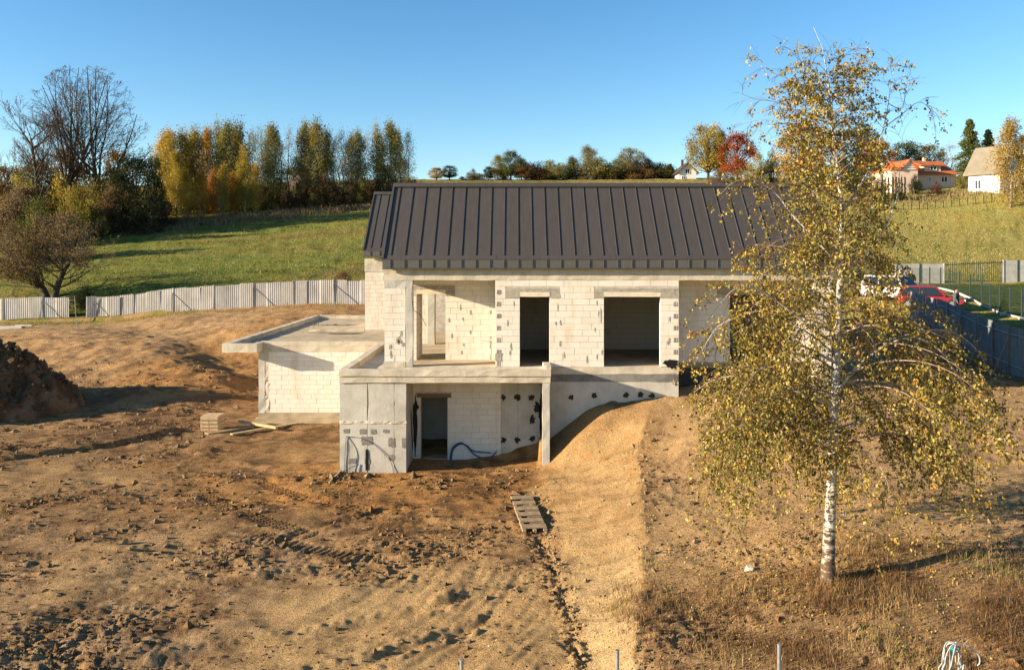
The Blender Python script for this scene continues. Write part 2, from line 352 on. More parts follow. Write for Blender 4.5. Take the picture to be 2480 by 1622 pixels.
# heights are interpolated relative to distance so far and near points weigh alike
CS = CPA[:, 1] - YA
CZ = (CPA[:, 2] + 3.0) / CS
def _k(r2): return 0.5 * r2 * np.log(r2 + 1e-12)
_n = len(CPA); _A = np.zeros((_n + 3, _n + 3))
_A[:_n, :_n] = _k((CU[:, None] - CU[None]) ** 2 + (CV[:, None] - CV[None]) ** 2) + np.eye(_n) * 2e-5
_A[:_n, _n] = 1; _A[:_n, _n+1] = CU; _A[:_n, _n+2] = CV; _A[_n:, :_n] = _A[:_n, _n:].T
_W = np.linalg.solve(_A, np.concatenate([CZ, np.zeros(3)]))
def base_h(x, y):
    x = np.asarray(x, float).ravel(); y = np.asarray(y, float).ravel(); out = np.empty_like(x)
    for i in range(0, len(x), 40000):
        u, v = uv(x[i:i+40000], y[i:i+40000])
        k = _k((u[:, None] - CU[None]) ** 2 + (v[:, None] - CV[None]) ** 2)
        out[i:i+40000] = (k @ _W[:_n] + _W[_n] + _W[_n+1] * u + _W[_n+2] * v) * (y[i:i+40000] - YA) - 3.0
    # steep scraped bank between toe and crest
    tx = np.interp(y, TY, TX) + 0.10 * noise(y * 0.9, y * 0 + 3.3, 5) + 0.05 * noise(y * 2.7, y * 0 + 1.3, 6)
    qx = np.interp(y, QY, QX) + 0.26 * noise(y * 0.6, y * 0 + 8.1, 7) + 0.12 * noise(y * 1.9, y * 0, 8)
    tz = np.interp(y, TY, TZ); qz = np.interp(y, QY, QZ)
    s = (x - tx) / (qx - tx); on = sstep(-0.9, -1.6, y)
    sc_ = np.clip(s, 0, 1); lin = tz + (qz - tz) * (0.5 * sc_ + 0.5 * sc_ ** 2.4)
    # open floor of the lower recess under the terrace
    pit = (x > -3.75) & (x < 0.93) & (y > -1.6) & (y < 0.85)
    lim = -3.36 + np.maximum(0, x - 0.45) * 1.1 * sstep(-0.7, -1.4, y) + 6 * sstep(0.80, 1.0, x)
    out = np.where(pit, np.minimum(out, lim), out)
    w = on * sstep(-0.35, 0.02, s) * (1 - sstep(0.98, 1.5, s))
    out = out * (1 - w) + lin * w
    return out
# local ground features
TRK = [((-8.3,-1.75),(-4.3,-5.1)), ((-9.7,-2.9),(-5.3,-7.1)), ((-7.0,-6.4),(-3.0,-8.6))]
def _arc(a, b, bow, n=7):
    (ax, ay), (bx, by) = a, b; nx, ny = -(by-ay), bx-ax
    return np.array([(ax+(bx-ax)*t+nx*bow*4*t*(1-t), ay+(by-ay)*t+ny*bow*4*t*(1-t)) for t in np.linspace(0, 1, n)])
RUTS = [_arc((-17,-3.5),(-4.5,-2.3),.06), _arc((-17,-5.2),(-4.2,-4.1),.06), _arc((-18,-8.6),(-2.2,-5.8),-.05), _arc((-15,-11.2),(-1.0,-7.2),-.06), _arc((-12,-13.6),(0.3,-9.6),-.08), _arc((-9,-15),(-.2,-11.2),-.08),
        _arc((-6.5,-7.8),(-.2,-3.2),.10), _arc((-19,1.5),(-8,1.2),.05), _arc((-20,-1.2),(-9,-.2),.04), _arc((-26,12),(-13,7.5),.05), _arc((5,-3.2),(15,-5),.05), _arc((5.2,-5.4),(17,-7.2),.05), _arc((6,-8.6),(16,-9.6),.05)]
LEDGE = np.array([(-24,-2.2),(-17.9,.2),(-15.4,2.3),(-13.4,5.2)])
def near_poly(x, y, pts):
    """signed distance (+ to the left of the line) to a polyline and position along it 0..1"""
    best = np.full_like(x, 1e9); sg = np.zeros_like(x); al = np.zeros_like(x); n = len(pts) - 1
    for i in range(n):
        (ax, ay), (bx, by) = pts[i], pts[i+1]; dx, dy = bx - ax, by - ay; L2 = dx*dx + dy*dy
        t = ((x-ax)*dx + (y-ay)*dy) / L2; tc = np.clip(t, 0, 1)
        d = np.hypot(x - ax - tc*dx, y - ay - tc*dy); m = d < best
        best[m] = d[m]; sg[m] = np.sign(dx*(y[m]-ay) - dy*(x[m]-ax)); al[m] = (i + t[m]) / n
    return best * sg, al
def bank_s(x, y):
    tx = np.interp(y, TY, TX); qx = np.interp(y, QY, QX); return (x - tx) / (qx - tx)
def rough_mask(x, y):
    s = bank_s(x, y); onb = sstep(-0.15, 0.1, s) * (1 - sstep(0.85, 1.1, s)) * (y < 0)
    r = 0.62 + 0.85 * noise(x * 0.30, y * 0.42, 31) + 0.35 * noise(x * 1.0, y * 1.4, 32)
    r = np.clip(r, 0.12, 1.5)
    r *= 1 - 0.80 * onb
    r *= 1 - 0.6 * sstep(0.15, 0.55, noise(x * 0.16 + 4, y * 0.24, 73))
    sand = sstep(-9.5, -11.0, y) * sstep(-7.5, -4.5, x) * (1 - sstep(0.6, 1.2, x)); r *= 1 - 0.55 * sand
    heavy = sstep(-6.5,-8,y) * sstep(-4,-6.5,x); r *= 1 + 0.15 * heavy
    toe = np.exp(-((s + 0.10) / 0.16) ** 2) * (y < -4) * (y > -15); r += 0.9 * toe
    pl = (s > 1.05) & (y < -0.5) & (y > -10); r = np.where(pl, r * 0.7, r)
    r *= 1 - 0.2 * sstep(14, 30, y)
    return r
def micro_h(x, y, cut=0.0):
    dist = np.hypot(x, y + D0)
    r = rough_mask(x, y)
    k = lambda wl: np.clip(wl / (dist * 0.0040 + 1e-6) - 0.7, 0, 1)
    # turned-over lumps lie in bands pushed by the machine (stretched along one heading)
    a = 0.30; xr = x * math.cos(a) + y * math.sin(a); yr = -x * math.sin(a) + y * math.cos(a)
    far = sstep(9, 14, y); h = (0.075 + 0.04 * far) * fbm(x * 0.55, y * 0.75, 40, 3) + far * 0.05 * (np.abs(noise(x * 0.9, y * 1.3, 59)) - .3)
    h += r * 0.042 * k(0.7) * fbm(xr * 0.8, yr * 2.2, 41, 3)
    wx_ = 0.5 * noise(x * 1.3, y * 1.3, 47); n2 = noise(xr * 1.5 + wx_, yr * 4.6 + wx_, 44); h += r * 0.055 * k(0.35) * (np.abs(n2) ** 0.8 - 0.35)
    n3 = noise(x * 7.0, y * 7.5, 45); h += r * 0.034 * k(0.14) * np.clip(n3 - 0.05, -.15, 1); n6 = noise(xr * 4.2 + wx_ * 2, yr * 10.5 + wx_, 58); h += r * 0.058 * k(0.10) * n6 + r * 0.05 * k(0.10) * np.clip(noise(x * 5.5, y * 8.5, 72) - 0.32, 0, 1)
    n4 = noise(x * 15, y * 15, 46); h += r * 0.030 * k(0.06) * n4
    # sharp holes
    n5 = noise(x * 1.7, y * 2.6, 48) ; h -= r * 0.14 * k(0.3) * np.clip(n5 - 0.58, 0, 1)
    # bank: scraped grooves running down it
    s = bank_s(x, y); onb = sstep(0.0, 0.15, s) * (1 - sstep(0.85, 1.0, s)) * (y < -1)
    h += onb * 0.05 * fbm(x * 0.9, y * 0.9, 57, 3) + onb * 0.030 * np.clip(n3 - .15, 0, 1) + onb * 0.04 * noise((y + x * 0.45) * 2.2, x * 0.35, 49) + onb * 0.018 * noise((y + x * 0.45) * 6.2, x * 0.6, 50)
    edge = np.exp(-((s - 1.03) / 0.07) ** 2) * (y < -2) * (y > -16); h += edge * (0.0 + 0.05 * np.abs(noise(x * 4.1, y * 3.3, 51)))
    fur = np.exp(-((s + 0.07) / 0.05) ** 2) * (y < -4) * (y > -16); h -= fur * (0.02 + 0.26 * np.clip(noise(x * 2.1, y * 1.7, 52), 0, 1))
    # crawler tracks
    for (p, q) in TRK:
        dx, dy = q[0]-p[0], q[1]-p[1]; L = math.hypot(dx, dy); dx /= L; dy /= L
        al = (x-p[0])*dx + (y-p[1])*dy; ac = -(x-p[0])*dy + (y-p[1])*dx + 0.22*np.sin(al*0.8)
        brk = sstep(-0.75, -0.2, noise(x * 0.9, y * 0.9, 53))
        m = sstep(-.3,.5,al) * (1 - sstep(L-.5, L+.3, al)) * (1 - sstep(.20,.30,np.abs(ac))) * brk
        h = h * (1 - 0.8 * m) - 0.03 * m + m * 0.024 * np.sign(np.sin(al * 2 * np.pi / 0.19)) * np.abs(np.sin(al * 2 * np.pi / 0.19)) ** 0.4
    # long wheel and blade ruts
    h0_, x0_, y0_ = h, x, y
    for j, pl in enumerate(RUTS):
        bb = (x0_ > pl[:, 0].min() - .8) & (x0_ < pl[:, 0].max() + .8) & (y0_ > pl[:, 1].min() - .8) & (y0_ < pl[:, 1].max() + .8)
        if not bb.any(): continue
        x, y = x0_[bb], y0_[bb]
        sd, al = near_poly(x, y, pl); m = sstep(-0.02, 0.06, al) * (1 - sstep(0.94, 1.02, al)); sd = sd + 0.12 * noise(x * 0.6, y * 0.6, 110 + j) + 0.03 * noise(x * 3, y * 3, 120 + j)
        dep = (0.05 + 0.05 * noise(x * 0.5, y * 0.5, 130 + j)) * m
        h[bb] += dep * (-1.2 * np.exp(-(sd / 0.13) ** 2) + 0.7 * np.exp(-((np.abs(sd) - 0.27) / 0.08) ** 2) * (0.6 + noise(x * 5, y * 5, 140)))
    x, y = x0_, y0_
    # smooth curved blade marks in the sandy foreground
    b = sstep(-8.3, -9.6, y) * sstep(-5.5, -3.5, x) * (1 - sstep(.2, .9, x))
    rr = np.hypot(x + 7.5, y + 8.0); h += b * (0.035 * np.abs(noise(rr * 1.5, np.arctan2(y + 8, x + 7.5) * 1.2, 54)) + 0.02 * noise(rr * 5, y * 0.15, 55))
    # ledge on the left
    sd, al = near_poly(x, y, LEDGE); lm = sstep(-0.05, 0.05, al) * (1 - sstep(0.93, 1.02, al))
    sd = sd + 0.10 * noise(x * 1.6, y * 1.6, 56)
    h += lm * 0.17 * sstep(-0.05, 0.14, sd) * (1 - sstep(1.2, 4.5, sd))
    near = 1 - sstep(60, 75, y - YA)
    return h * near
def ground_h(x, y):
    x = np.atleast_1d(np.asarray(x, float)); y = np.atleast_1d(np.asarray(y, float)); return base_h(x, y) + micro_h(x, y)
def gh(x, y): return float(ground_h(x, y)[0])

# fence line as function of x, and the meadow / lawn limits
FX = np.array([(px-1247)*d/F for px, d, z in FEN]); FY = np.array([d-D0 for px, d, z in FEN])
def build_terrain():
    v = np.concatenate([np.arange(math.log(13.5), math.log(72), 0.0024), np.arange(math.log(72), math.log(950), 0.021)])
    u = np.linspace(-0.72, 0.72, 900)
    d = np.exp(v); Y = (d + YA)[:, None] + 0 * u[None]; X = d[:, None] * u[None]
    x = X.ravel(); y = Y.ravel()
    # coarse evaluation of the smooth surface, then bilinear
    ci = np.unique(np.r_[np.arange(0, len(v), 4), len(v)-1]); cj = np.unique(np.r_[np.arange(0, len(u), 4), len(u)-1])
    cz = base_h(X[np.ix_(ci, cj)], Y[np.ix_(ci, cj)]).reshape(len(ci), len(cj))
    t = np.empty((len(ci), len(u)))
    for i in range(len(ci)): t[i] = np.interp(np.arange(len(u)), cj, cz[i])
    z = np.empty((len(v), len(u)))
    for j in range(len(u)): z[:, j] = np.interp(np.arange(len(v)), ci, t[:, j])
    # the bank needs the exact value
    nb = (Y < 0.5) & (X > -0.6) & (X < 6) & (Y > -26)
    z[nb] = base_h(X[nb], Y[nb])
    zr = z.ravel(); near = (y - YA) < 76
    zr[near] += micro_h(x[near], y[near])
    fld = ~near
    zr[fld] += 0.16 * fbm(x[fld] * 0.35, y[fld] * 0.35, 70, 3)
    # regions: 0 soil, 1 meadow, 2 lawn
    fy = np.interp(x, FX, FY)
    wob = 0.25 * noise(x * 0.8, y * 0.8, 71)
    reg = np.zeros(len(x), int)
    reg[(y > fy + 0.15 + 0 * wob)] = 1
    right = (x > 13)
    reg[right & (y > 22 + wob * 3 + np.clip((x - 26) * -0.2, -3, 3))] = 1
    lx = np.interp(y, [10, 18, 27.4, 50], [26.5, 29, 32.2, 36])
    reg[(x > lx) & (y > 8) & (y < 49.2)] = 2
    strip = (x > 21.8 + (y - 9) * 0.2) & (x <= lx) & (y > 2) & (y < 50); reg[strip] = 1
    # ground colour, with the white fence's shadow painted into the meadow
    C = np.empty((len(x), 4)); C[:, 3] = 1
    tan = np.array((.345, .222, .108)); org = np.array((.33, .178, .062)); drk = np.array((.105, .060, .029)); snd = np.array((.43, .30, .148)); gry = np.array((.29, .205, .122)); pal = np.array((.46, .345, .19)); bnk = np.array((.37, .258, .130))
    col = np.tile(tan, (len(x), 1))
    def lay(c, m): 
        nonlocal col
        m = np.clip(m, 0, 1)[:, None]; col = col * (1 - m) + c * m
    nA = fbm(x * 0.22, y * 0.22, 60, 4); nB = fbm(x * 0.6, y * 0.6, 61, 4); nC = fbm(x * 1.6, y * 1.6, 62, 3)
    lay(drk, sstep(-4, -8, x) * sstep(-10, -5, y) * (1 - sstep(8, 16, y)) * (0.5 + 0.4 * nB))
    lay(org, np.exp(-(((x + 3.5) / 6.5) ** 2 + ((y + 2.8) / 3.4) ** 2)) * 1.25 + 0.3 * nB * (y < 3) * (y > -7))
    lay(org, sstep(-22, -19, x) * sstep(-10, -12, x) * sstep(9, 13, y) * (1 - sstep(22, 27, y)) * 0.8)
    lay(gry, sstep(-4.5, -8, y) * sstep(-2, -5, x) * (0.55 + 0.5 * nB))
    lay(drk, sstep(0.05, 0.6, nA + 0.5 * nC) * 0.65 * (y < 12))
    lay(drk, sstep(0.10, 0.5, noise(x * 0.5, y * 1.3, 63) + 0.5 * nC) * 0.6 * (x < 0) * (y < 8)); nD = noise(x * 1.5 + y * .5, y * 5.2, 68) + .5 * noise(x * 4, y * 11, 69); lay(drk * .8, sstep(0.25, 0.7, nD) * 0.6 * (x < 1.2) * (y < 10)); lay(pal, sstep(0.35, 0.8, -nD) * 0.25 * (x < 1.2) * (y < 10))
    lay(snd, sstep(-8.2, -10.2, y) * sstep(-6.5, -3.5, x) * (0.75 + 0.5 * nB))
    scr = sstep(0.15, 0.55, noise(x * 0.16 + 4, y * 0.24, 73) + .3 * nB) * (x < 1) * (y < 6); lay(snd, scr * 0.35)
    s = bank_s(x, y) + .16 * noise(x * .8, y * .8, 74) + .10 * noise(x * 2.6, y * 2.6, 75) + .05 * noise(x * 7, y * 7, 76); onb = sstep(-0.05, 0.15, s) * (1 - sstep(0.85, 1.12, s)) * sstep(-0.3, -1.5, y)
    lay(bnk, onb * (0.85 + 0.3 * nB)); lay(org, onb * sstep(0.1, 0.7, nC) * 0.35); lay(drk, onb * sstep(0.25, 0.8, noise((y + x * .45) * 1.6, x * .5, 77) + .4 * nC) * 0.45); lay(pal, onb * sstep(-7, -11.5, y) * (0.75 + 0.4 * nC))
    pl = sstep(1.0, 1.2, s) * (y < 2); lay(np.array((.375, .258, .135)), pl * 0.85)
    lay(drk, pl * sstep(0.35, 0.9, nB + 0.4 * nC) * 0.30); lay(np.array((.28, .185, .10)), pl * sstep(-10.5, -12, y) * 0.7)
    lay(np.array((.33, .225, .12)), sstep(20, 30, y) * (x < 12) * 0.7); lay(drk, sstep(10, 16, y) * sstep(0.0, 0.5, nB + .3 * nC) * 0.5); lay(org, sstep(22, 26, y) * sstep(-20, -14, x) * (x < 0) * (0.5 + 0.4 * nB))
    lay(np.array((.20, .19, .05)), sstep(33, 36.5, y) * (x < -25) * (0.35 + 0.9 * nB))
    m1 = reg == 1
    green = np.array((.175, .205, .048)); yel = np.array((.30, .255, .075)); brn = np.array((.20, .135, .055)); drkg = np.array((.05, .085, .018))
    g = np.tile(green, (len(x), 1))
    def layg(c, m):
        nonlocal g
        m = np.clip(m, 0, 1)[:, None]; g = g * (1 - m) + c * m
    n1 = fbm(x * 0.05, y * 0.09, 64, 4); n2 = fbm(x * 0.02 + y * 0.03, y * 0.12 - x * 0.045, 65, 3)
    layg(yel, 0.22 + 0.55 * n1); layg(brn, sstep(0.0, 0.6, n2 + 0.25 * n1) * 0.62)
    stripe = noise(x * 0.03 + y * 0.02, (y * 0.9 - x * 0.30) * 0.55, 67); layg(yel, sstep(0.1, 0.5, stripe) * 0.35 * (x < 5)); layg(drkg, sstep(0.15, 0.5, -stripe) * 0.30 * (x < 5))
    layg(np.array((.40, .335, .11)), sstep(8, 22, x) * 0.85); layg(np.array((.24, .235, .06)), sstep(8, 22, x) * sstep(0.1, 0.6, n1) * 0.4)
    tuft = fbm(x * 0.5, y * 1.3, 66, 3); layg(drkg, sstep(0.25, 0.9, tuft) * 0.55)
    layg(drkg, sstep(4.5, 1.5, y - fy) * (x < 0) * 0.8)  # dark green band behind the fence: its cast shadow put into the colour
    layg(brn, sstep(185, 215, y - YA) * 0.5)
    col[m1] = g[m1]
    m2 = reg == 2; lg = np.tile(np.array((.080, .108, .024)), (len(x), 1)); col[m2] = (lg * (1 + 0.35 * nB[:, None]))[m2]
    soil_w = (reg == 0)[:, None]; col = np.where(soil_w, col * np.array((1.18, 1.12, 1.04)), col)
    C[:, :3] = np.clip(col, 0.01, 0.9)
    zr = zr.reshape(len(v), len(u))
    # keep the ground out of the rooms and off the slabs
    V = np.stack([x, y, zr.ravel()], 1)
    nv, nu = len(v), len(u); idx = np.arange(nv * nu).reshape(nv, nu)
    Q = np.stack([idx[:-1, :-1], idx[:-1, 1:], idx[1:, 1:], idx[1:, :-1]], -1).reshape(-1, 4)
    fr = reg[Q[:, 2]]
    soil, field, lawn = m_soil(), m_field(), None
    for k, (nm, m) in enumerate((("ground", soil), ("field", field), ("lawn", field))):
        q = Q[fr == k]; used = np.unique(q); remap = np.full(len(x), -1); remap[used] = np.arange(len(used))
        me = np_mesh(nm, V[used], remap[q], m, True, {"soil": ('POINT', 'FLOAT_COLOR', C[used])})
        o = bpy.data.objects.new(nm, me); put(o, nm); tag(o, kind="structure")
    return soil
SOIL = build_terrain()
# ------------------------------------------------------------------ the unfinished house
HOUSE = empty("unfinished_house", (0, 0, -3.4), "unfinished pale block house with dark standing-seam metal roof and concrete terrace", "house")
CH, CL = 0.2065, 0.598                        # block course height and length
BLK = []                                      # (area seen, parent, box)
def cells(a0, a1, z0, z1, ops):
    xs = sorted(set([a0, a1] + [min(max(v, a0), a1) for o in ops for v in o[:2]]))
    zs = sorted(set([z0, z1] + [min(max(v, z0), z1) for o in ops for v in o[2:]]))
    G = {}
    for i in range(len(xs)-1):
        for k in range(len(zs)-1):
            cx, cz = (xs[i]+xs[i+1])/2, (zs[k]+zs[k+1])/2
            G[i, k] = not any(o[0] < cx < o[1] and o[2] < cz < o[3] for o in ops)
    return xs, zs, G
def wall(name, a0, a1, z0, z1, p0, p1, ops=(), mat=None, axis='x', parent=None):
    """upright wall with openings; axis x: runs along X between the planes y=p0 (front) and y=p1; axis y: runs along Y between x=p0 and x=p1"""
    xs, zs, G = cells(a0, a1, z0, z1, list(ops)); mb = MB()
    def pt(a, p, z): return (a, p, z) if axis == 'x' else (p, a, z)
    def quad(*q): mb.add(q, [(0, 1, 2, 3)])
    for (i, k), on in G.items():
        if not on: continue
        A, B, Z0, Z1 = xs[i], xs[i+1], zs[k], zs[k+1]
        quad(pt(A,p0,Z0), pt(B,p0,Z0), pt(B,p0,Z1), pt(A,p0,Z1)); quad(pt(B,p1,Z0), pt(A,p1,Z0), pt(A,p1,Z1), pt(B,p1,Z1))
        if not G.get((i-1, k)): quad(pt(A,p1,Z0), pt(A,p0,Z0), pt(A,p0,Z1), pt(A,p1,Z1))
        if not G.get((i+1, k)): quad(pt(B,p0,Z0), pt(B,p1,Z0), pt(B,p1,Z1), pt(B,p0,Z1))
        if not G.get((i, k-1)): quad(pt(A,p1,Z0), pt(B,p1,Z0), pt(B,p0,Z0), pt(A,p0,Z0))
        if not G.get((i, k+1)): quad(pt(A,p0,Z1), pt(B,p0,Z1), pt(B,p1,Z1), pt(A,p1,Z1))
    return mb.build(name, mat or MORTAR, parent or HOUSE)
def lay_blocks(w, a0, a1, z0, z1, p0, ops=(), axis='x', out=-1, seed=0, weight=1.0, keep=()):
    """courses of blocks proud of the mortar core w; keep: rectangles left free (lintels, patches)"""
    r = random.Random(seed); n = int(round((z1 - z0) / CH)); h = (z1 - z0) / n; J = 0.0028
    for c in range(n):
        zb, zt = z0 + c*h, z0 + (c+1)*h; zm = (zb+zt)/2
        cuts = sorted([(o[0], o[1]) for o in list(ops) + list(keep) if o[2] + 0.02 < zm < o[3] - 0.02 or (o[2] < zb + 0.06 and o[3] > zt - 0.06)])
        segs = []; x = a0
        for A, B in cuts:
            if A > x + 0.04: segs.append((x, min(A, a1)))
            x = max(x, B)
        if x < a1 - 0.04: segs.append((x, a1))
        off = a0 - (0.0 if c % 2 else CL/2) + r.uniform(-.06, .06)
        for A, B in segs:
            k = math.floor((A - off) / CL); e = off + (k+1) * CL; s = A
            while s < B - 1e-4:
                e2 = min(e, B)
                if B - e2 < 0.07: e2 = B
                if e2 - s < 0.07 and e2 < B: e += CL; continue
                BLK.append(((e2-s) * h * weight, w, s + J, e2 - J, zb + J, zt - J, p0 + out * r.uniform(0.004, 0.011), axis, out))
                s = e2; e = e2 + CL if e2 >= e - 1e-6 else e
def finish_blocks(limit=296):
    BLK.sort(key=lambda b: -b[0]); cache = {}; rest = {}
    def bx(L, h, t, c=0.003):
        m = MB(); m.hexa([(-L/2+c,-t,-h/2+c),(L/2-c,-t,-h/2+c),(L/2,0,-h/2),(-L/2,0,-h/2)], [(-L/2+c,-t,h/2-c),(L/2-c,-t,h/2-c),(L/2,0,h/2),(-L/2,0,h/2)]); return m
    for i, (_, w, a, b, zb, zt, p, axis, out) in enumerate(BLK):
        L, h, t = round(b - a, 2), zt - zb, 0.03
        org = ((a+b)/2, p - out*t, (zb+zt)/2) if axis == 'x' else (p - out*t, (a+b)/2, (zb+zt)/2)
        rot = 0 if (axis == 'x' and out < 0) else math.pi if axis == 'x' else (-math.pi/2 if out < 0 else math.pi/2)
        if i < limit:
            key = (L, round(h, 3))
            if key not in cache:
                me = bpy.data.meshes.new("block"); q = bx(b - a, h, t); me.from_pydata(q.v, [], q.f); me.materials.append(BLOCK); cache[key] = me
            o = bpy.data.objects.new("block", cache[key]); put(o, "block", w, org); o.rotation_euler = (0, 0, rot)
        else:
            q = bx(b - a, h, t); c, s = math.cos(rot), math.sin(rot)
            rest.setdefault(w.name, (w, MB()))[1].add([(org[0] + x*c - y*s, org[1] + x*s + y*c, org[2] + z) for x, y, z in q.v], q.f)
    for w, m in rest.values():
        tag(m.build("blockwork", BLOCK, w), kind="stuff")

def slab(name, x0, x1, y0, y1, z0, z1, mat, parent=None, seed=0, amp=0.006, step=0.35):
    """poured concrete: a box whose faces and arrises are slightly uneven"""
    r = random.Random(seed); mb = MB()
    nx, ny, nz = (max(1, int((b-a)/step)) for a, b in ((x0,x1),(y0,y1),(z0,z1)))
    P = {}
    def v(i, j, k):
        if (i,j,k) not in P:
            P[i,j,k] = len(mb.v); a = amp * (1.8 if (i in (0,nx)) + (j in (0,ny)) + (k in (0,nz)) > 1 else 1)
            mb.v.append((x0+(x1-x0)*i/nx + r.uniform(-a,a), y0+(y1-y0)*j/ny + r.uniform(-a,a), z0+(z1-z0)*k/nz + r.uniform(-a,a)))
        return P[i,j,k]
    for i in range(nx):
        for j in range(ny):
            mb.f.append((v(i,j,0), v(i,j+1,0), v(i+1,j+1,0), v(i+1,j,0))); mb.f.append((v(i,j,nz), v(i+1,j,nz), v(i+1,j+1,nz), v(i,j+1,nz)))
    for i in range(nx):
        for k in range(nz):
            mb.f.append((v(i,0,k), v(i+1,0,k), v(i+1,0,k+1), v(i,0,k+1))); mb.f.append((v(i+1,ny,k), v(i,ny,k), v(i,ny,k+1), v(i+1,ny,k+1)))
    for j in range(ny):
        for k in range(nz):
            mb.f.append((v(0,j+1,k), v(0,j,k), v(0,j,k+1), v(0,j+1,k+1))); mb.f.append((v(nx,j,k), v(nx,j+1,k), v(nx,j+1,k+1), v(nx,j,k+1)))
    return mb.build(name, mat, parent or HOUSE)

def blob(name, cx, cz, y, rx, rz, mat, parent, seed, axis='x', spiky=0.35, t=0.004, n=22, rect=False):
    """flat daub of tar or mortar on a wall face"""
    r = random.Random(seed); pts = []
    for i in range(n):
        a = 2*math.pi*i/n; k = 1 + r.uniform(-spiky, spiky)
        if rect:
            c, s = math.cos(a), math.sin(a); q = 1 / max(abs(c), abs(s)); k = q * (1 + r.uniform(-spiky, spiky) * 0.5)
        pts.append((cx + rx*k*math.cos(a), cz + rz*k*math.sin(a)))
    m = MB()
    if axis == 'x': m.prism([(x, y, z) for x, z in pts], (0, -t, 0))
    else: m.prism([(y, x, z) for x, z in pts], (t, 0, 0))
    return m.build(name, mat, parent)

# ---- upper storey, main range
FT = 2.99                                     # underside of the ring beam
o_door = (0.17, 1.20, 0.0, 2.42); o_win = (3.08, 5.04, 0.0, 2.42)
lk1 = (-0.33, 1.56, 2.42, 2.71); lk2 = (2.74, 5.67, 2.42, 2.71)
w = wall("front_wall", -0.68, 5.67, 0.0, FT, 0.0, 0.24, [o_door, o_win])
lay_blocks(w, -0.68, 5.67, 0.0, FT, 0.0, [o_door, o_win], seed=1, weight=1.3, keep=[lk1, lk2])
FRONT = w
w = wall("corner_pier", -4.51, -3.79, 0.0, FT, 0.0, 0.24); lay_blocks(w, -4.51, -3.79, 0.18, FT - .28, 0.0, seed=2, weight=1.4)
PIER = w
slab("corner_column", -3.786, -3.54, -0.012, 0.26, 0.0, 3.0, CONC_L, seed=3)
slab("pier_base", -4.53, -3.79, -0.014, 0.20, -0.04, 0.17, CONC, seed=4); slab("pier_head", -4.52, -3.79, -0.012, 0.2, FT-.28, FT+.02, CONC_L, seed=5)
slab("ring_beam", -4.54, 11.0, -0.016, 0.25, FT + .002, 3.46, CONC, seed=6, amp=0.005)
# lintels: grey pockets of fresh mortar and the pale shell block over the opening
for i, (k, o) in enumerate(((lk1, o_door), (lk2, o_win))):
    slab("lintel_pocket", k[0], k[1], -0.010, 0.2, o[3] + .165, k[3], PATCH, FRONT, seed=7+i, amp=0.004)
    slab("lintel_pocket", k[0], o[0] - .003, -0.012, 0.2, k[2] - .03, o[3] + .165, PATCH, FRONT, seed=9+i, amp=0.004)
    slab("lintel_pocket", o[1] + .003, k[1], -0.012, 0.2, k[2] - .03, o[3] + .165, PATCH, FRONT, seed=11+i, amp=0.004)
    slab("lintel", o[0] - .001, o[1] + .001, -0.016, 0.24, o[3], o[3] + .163, LINT, FRONT, seed=13+i, amp=0.003)
# toothed block ends at the pier edges: raised strips, groove shade put into their colour
for x0, side in ((-0.66, 1), (5.45, 1)):
    for c in range(14):
        if c % 2 == 0:
            for j in range(3):
                zb = c * CH + 0.02
                MB().box(x0 + .03 + j*.055, x0 + .052 + j*.055, -0.0165, 0.0, zb, zb + CH - .045).build("groove_shade", PATCH_D if j % 2 else PATCH, FRONT)
# smears of grey mortar between blocks
r = random.Random(5)
for i in range(20):
    x = r.choice([r.uniform(-.4, .12), r.uniform(1.25, 1.6), r.uniform(2.75, 3.03), r.uniform(5.1, 5.35), r.uniform(1.3, 2.9)]); z = r.uniform(.2, 2.3)
    blob("mortar_smear", x, z, -0.0125, r.uniform(.012, .026), r.uniform(.06, .13), PATCH, FRONT, i, n=18, spiky=.5)
for i in range(9):
    blob("mortar_smear", r.uniform(-4.4, -3.85), r.uniform(.3, 1.2), -0.0125, r.uniform(.03, .06), r.uniform(.06, .12), PATCH, PIER, i+60, n=12)
blob("mortar_smear", -.58, .33, -0.0175, .12, .14, PATCH, FRONT, 90, rect=True)
RY = 1.2
# loggia behind the corner pier
LY = 1.72; od = (-3.61, -2.55, 0.0, 2.43); lk3 = (-3.9, -2.2, 2.36, 2.72)
w = wall("loggia_wall", -4.0, -0.45, 0.0, FT, LY, LY + .24, [od]); lay_blocks(w, -3.9, -0.45, 0.0, FT, LY, [od], seed=20, weight=1.05, keep=[lk3])
slab("lintel_pocket", lk3[0], lk3[1], LY - .010, LY + .2, 2.60, lk3[3], PATCH, w, seed=21, amp=.004)
slab("lintel_pocket", od[1] + .002, lk3[1], LY - .011, LY + .2, 2.36, 2.60, PATCH, w, seed=22, amp=.004)
slab("lintel", od[0], od[1], LY - .014, LY + .24, 2.432, 2.60, LINT, w, seed=23, amp=.003)
for i in range(13):
    blob("mortar_smear", r.choice([r.uniform(-2.5, -2.2), r.uniform(-2.4, -1.6), -.9]), r.uniform(.1, 2.0), LY - .0125, r.uniform(.015, .03), r.uniform(.05, .11), PATCH, w, i+100, n=12)
w = wall("loggia_side_wall", 0.24, LY, 0.0, FT, -0.68, -0.45, axis='y')
w = wall("passage_wall", LY + .24, 3.45, 0.0, FT, -3.85, -3.61, axis='y'); lay_blocks(w, LY + .24, 3.45, 0.0, FT, -3.61, axis='y', out=1, seed=24, weight=.3)
slab("floor_slab", 5.66, 10.9, RY + .24, 12.6, -0.25, -0.003, CONC_W, seed=250, step=1.2)
slab("floor_slab", -4.53, 5.655, 0.27, 12.6, -0.25, -0.003, CONC_W, seed=25, step=1.2)
